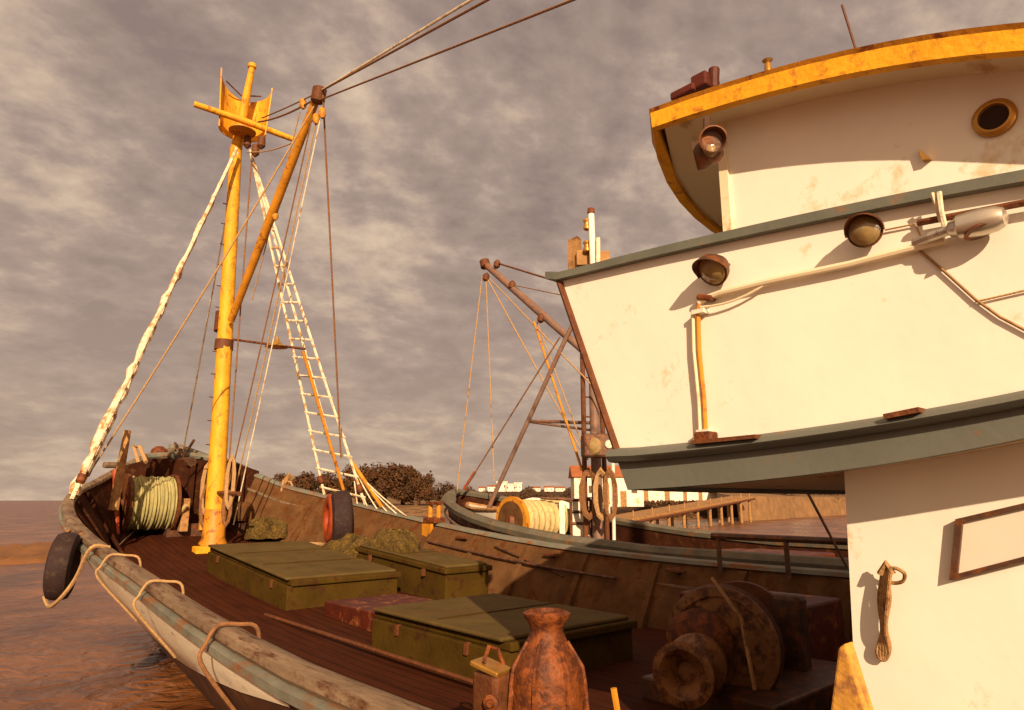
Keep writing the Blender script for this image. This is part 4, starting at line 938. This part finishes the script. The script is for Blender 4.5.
building('boat_shed', 668, 495, 112, 14, 6, 4.2, 1.4, 'long white boarded shed behind the timber pier, small doors along its front', doors=[(-4.1, .7, 2.3), (-.8, .8, 2.4), (2.0, .6, 2.0), (4.4, .6, 2.0)], wins=0, zb=1.5, cat='shed')
building('white_house', 606, 490, 104, 10, 6, 4.2, 1.8, 'white house with a reddish tiled roof directly behind the brown mast of the second boat', zb=.9, doors=[(2.1, .9, 2.2)], wins=2, cat='house')
building('harbour_hut', 794, 492, 126, 3.6, 3, 2.4, .5, 'tiny square white hut standing on the quay right of the pier', zb=3.3, wins=1, cat='hut', heading=-AZ+.15)
building('harbour_store', 838, 488, 160, 4.0, 3, 3.0, .5, 'small pale store half hidden behind the deckhouse corner, right of the white hut', zb=4.2, wins=1, cat='hut', heading=-AZ+.1)
random.seed(21)
tn = [(482, 3.2, 3.0, 'white'), (492, 4.5, 4.2, 'low'), (502, 5.5, 7.5, 'tall'), (511, 7, 5.5, 'wide'), (518, 4, 6.5, 'w'), (536, 4.5, 3.0, ''), (549, 5, 3.5, ''), (560, 5, 3.0, '')]
lab = ['tiny pale house at the left end of the far town', 'low pale house second from the left in the far town', 'tallest pale block in the far town, just left of the widest one', 'widest pale block in the middle of the far town', 'narrow pale block on the right side of the widest far block', 'first small pale house to the right of the far town blocks', 'middle small pale house of the three right of the far blocks', 'small pale house nearest the white cabin boat in the far town']
for (px, w_, h, _), lb2 in zip(tn, lab):
    building('town_house', px, 495, 430, w_*1.15, 6, h*.7, 1.0, lb2, zb=WZ+8.0, wins=2, cat='house', group='pale houses of the far town', rmat='tile' if h < 5 else 'shed')
# ------------------------------------------------------------------ trees
def tree(px, D, h, w_, label, base=None, kind='round', mm='leaf', seed=0, leaves=2600, name='tree', group='trees along the far shore'):
    rnd = random.Random(seed); c = hd(px, 500, D); c.z = WZ+1.5 if base is None else base
    o = root(name, c, label, 'tree', group)
    m = MB(); m.tube([c, c+Vector((rnd.uniform(-.2, .2), 0, h*.4)), c+Vector((rnd.uniform(-.4, .4), 0, h*.8))], [w_*.045+.08, w_*.03+.05, .04], 8)
    for k in range(6):
        g_ = rnd.uniform(0, 6.28); z0 = h*rnd.uniform(.2, .5); m.tube([c+Vector((0, 0, z0)), c+Vector((math.cos(g_)*w_*.3, math.sin(g_)*w_*.3, z0+h*.25))], [w_*.02+.03, .03], 6)
    m.build('trunk', 'bark', o)
    m = MB(); cl = []
    if kind == 'round':
        for k in range(15):
            g_ = rnd.uniform(0, 6.28); rr_ = w_*.36*math.sqrt(rnd.random()); z = h*rnd.uniform(.28, .82); sc_ = 1-.5*max(0, z/h-.5)
            cl.append((Vector((math.cos(g_)*rr_*sc_, math.sin(g_)*rr_*sc_, z)), w_*rnd.uniform(.13, .22)))
    else:
        for k in range(9): cl.append((Vector((rnd.uniform(-.1, .1)*w_, rnd.uniform(-.1, .1)*w_, h*(.15+.8*k/8))), w_*(.42-.32*(k/8)**1.5)))
    for k in range(leaves):
        q, r_ = rnd.choice(cl); u_ = Vector((rnd.gauss(0, 1), rnd.gauss(0, 1), rnd.gauss(0, 1))).normalized()
        p_ = c+q+u_*r_*rnd.uniform(.5, 1.08)
        a = Vector((rnd.gauss(0, 1), rnd.gauss(0, 1), rnd.gauss(0, 1))).normalized(); b = a.cross(u_+Vector((.01, 0, 0))).normalized()
        s_ = w_*rnd.uniform(.018, .038)
        m.add([p_-a*s_, p_+b*s_*.7, p_+a*s_, p_-b*s_*.7], [(0, 1, 2, 3)])
    m.build('crown', mm, o)
    return o
T_ = [(292, 6.5, 9, 'low brown tree right of the leaning timber on the starboard rail'), (312, 6.8, 9, 'brown tree just left of the starboard rope ladder'), (334, 6.0, 9, 'tree seen through the foot of the starboard rope ladder'),
      (366, 8.8, 10, 'tall brown tree just right of the rope ladder foot'), (384, 9.8, 11, 'tallest brown tree, in the middle of the clump right of the rope ladder'), (403, 9.4, 10, 'right-hand big brown tree of the tall clump'), (416, 7.0, 7, 'smaller tree sloping off the right side of the tall clump')]
for i, (px, h, w_, lb2) in enumerate(T_): tree(px, 150+5*(i % 3), h, w_*1.15, lb2, seed=30+i, leaves=5200)
tree(429, 160, 8.2, 2.6, 'thin dark poplar-shaped tree standing alone above the bow rail', kind='tall', mm='leafd', seed=50, leaves=1500, name='poplar')
tree(442, 165, 5.0, 8, 'low dark bush right beside the thin poplar', seed=51, mm='leafd', leaves=1500)
tree(268, 170, 5.0, 9, 'low brown bush at the far left end of the shore trees', seed=52, leaves=1800)
m = MB(); rnd = random.Random(9)                       # the far wood that reads as one band
for k in range(9000):
    px = rnd.uniform(430, 700); D = rnd.uniform(330, 420); q = hd(px, 500, D)
    hh = 5.2+1.8*math.sin(px*.11)+1.2*math.sin(px*.31+1); z = WZ+1.5+hh*rnd.random()**.7+ (0 if px < 560 else 1.5)
    s_ = rnd.uniform(.4, .9); a = Vector((rnd.gauss(0, 1), rnd.gauss(0, 1), rnd.gauss(0, 1))).normalized(); b = a.orthogonal().normalized()
    p_ = Vector((q.x, q.y, z)); m.add([p_-a*s_, p_+b*s_, p_+a*s_, p_-b*s_], [(0, 1, 2, 3)])
o = tag(m.build('far_wood', 'leafd'), 'low dark band of far woods in front of the town on the horizon', 'woods'); o['kind'] = 'stuff'
m = MB()
for k in range(6000):
    px = rnd.uniform(628, 860); D = rnd.uniform(128, 175) if px > 735 else rnd.uniform(101, 108); q = hd(px, 500, D)
    if px > 735 or rnd.random() < .25:
        z = WZ+4.0+(1.2+max(0, (px-735)/60)*1.2)*rnd.random() if px > 735 else 1.0+.7*rnd.random()
        s_ = rnd.uniform(.1, .35); a = Vector((rnd.gauss(0, 1), rnd.gauss(0, 1), rnd.gauss(0, 1))).normalized(); b = a.orthogonal().normalized()
        p_ = Vector((q.x, q.y, z)); m.add([p_-a*s_, p_+b*s_, p_+a*s_, p_-b*s_], [(0, 1, 2, 3)])
o = tag(m.build('scrub', 'leaf'), 'dry brown scrub growing on the bank behind pier and quay', 'scrub'); o['kind'] = 'stuff'
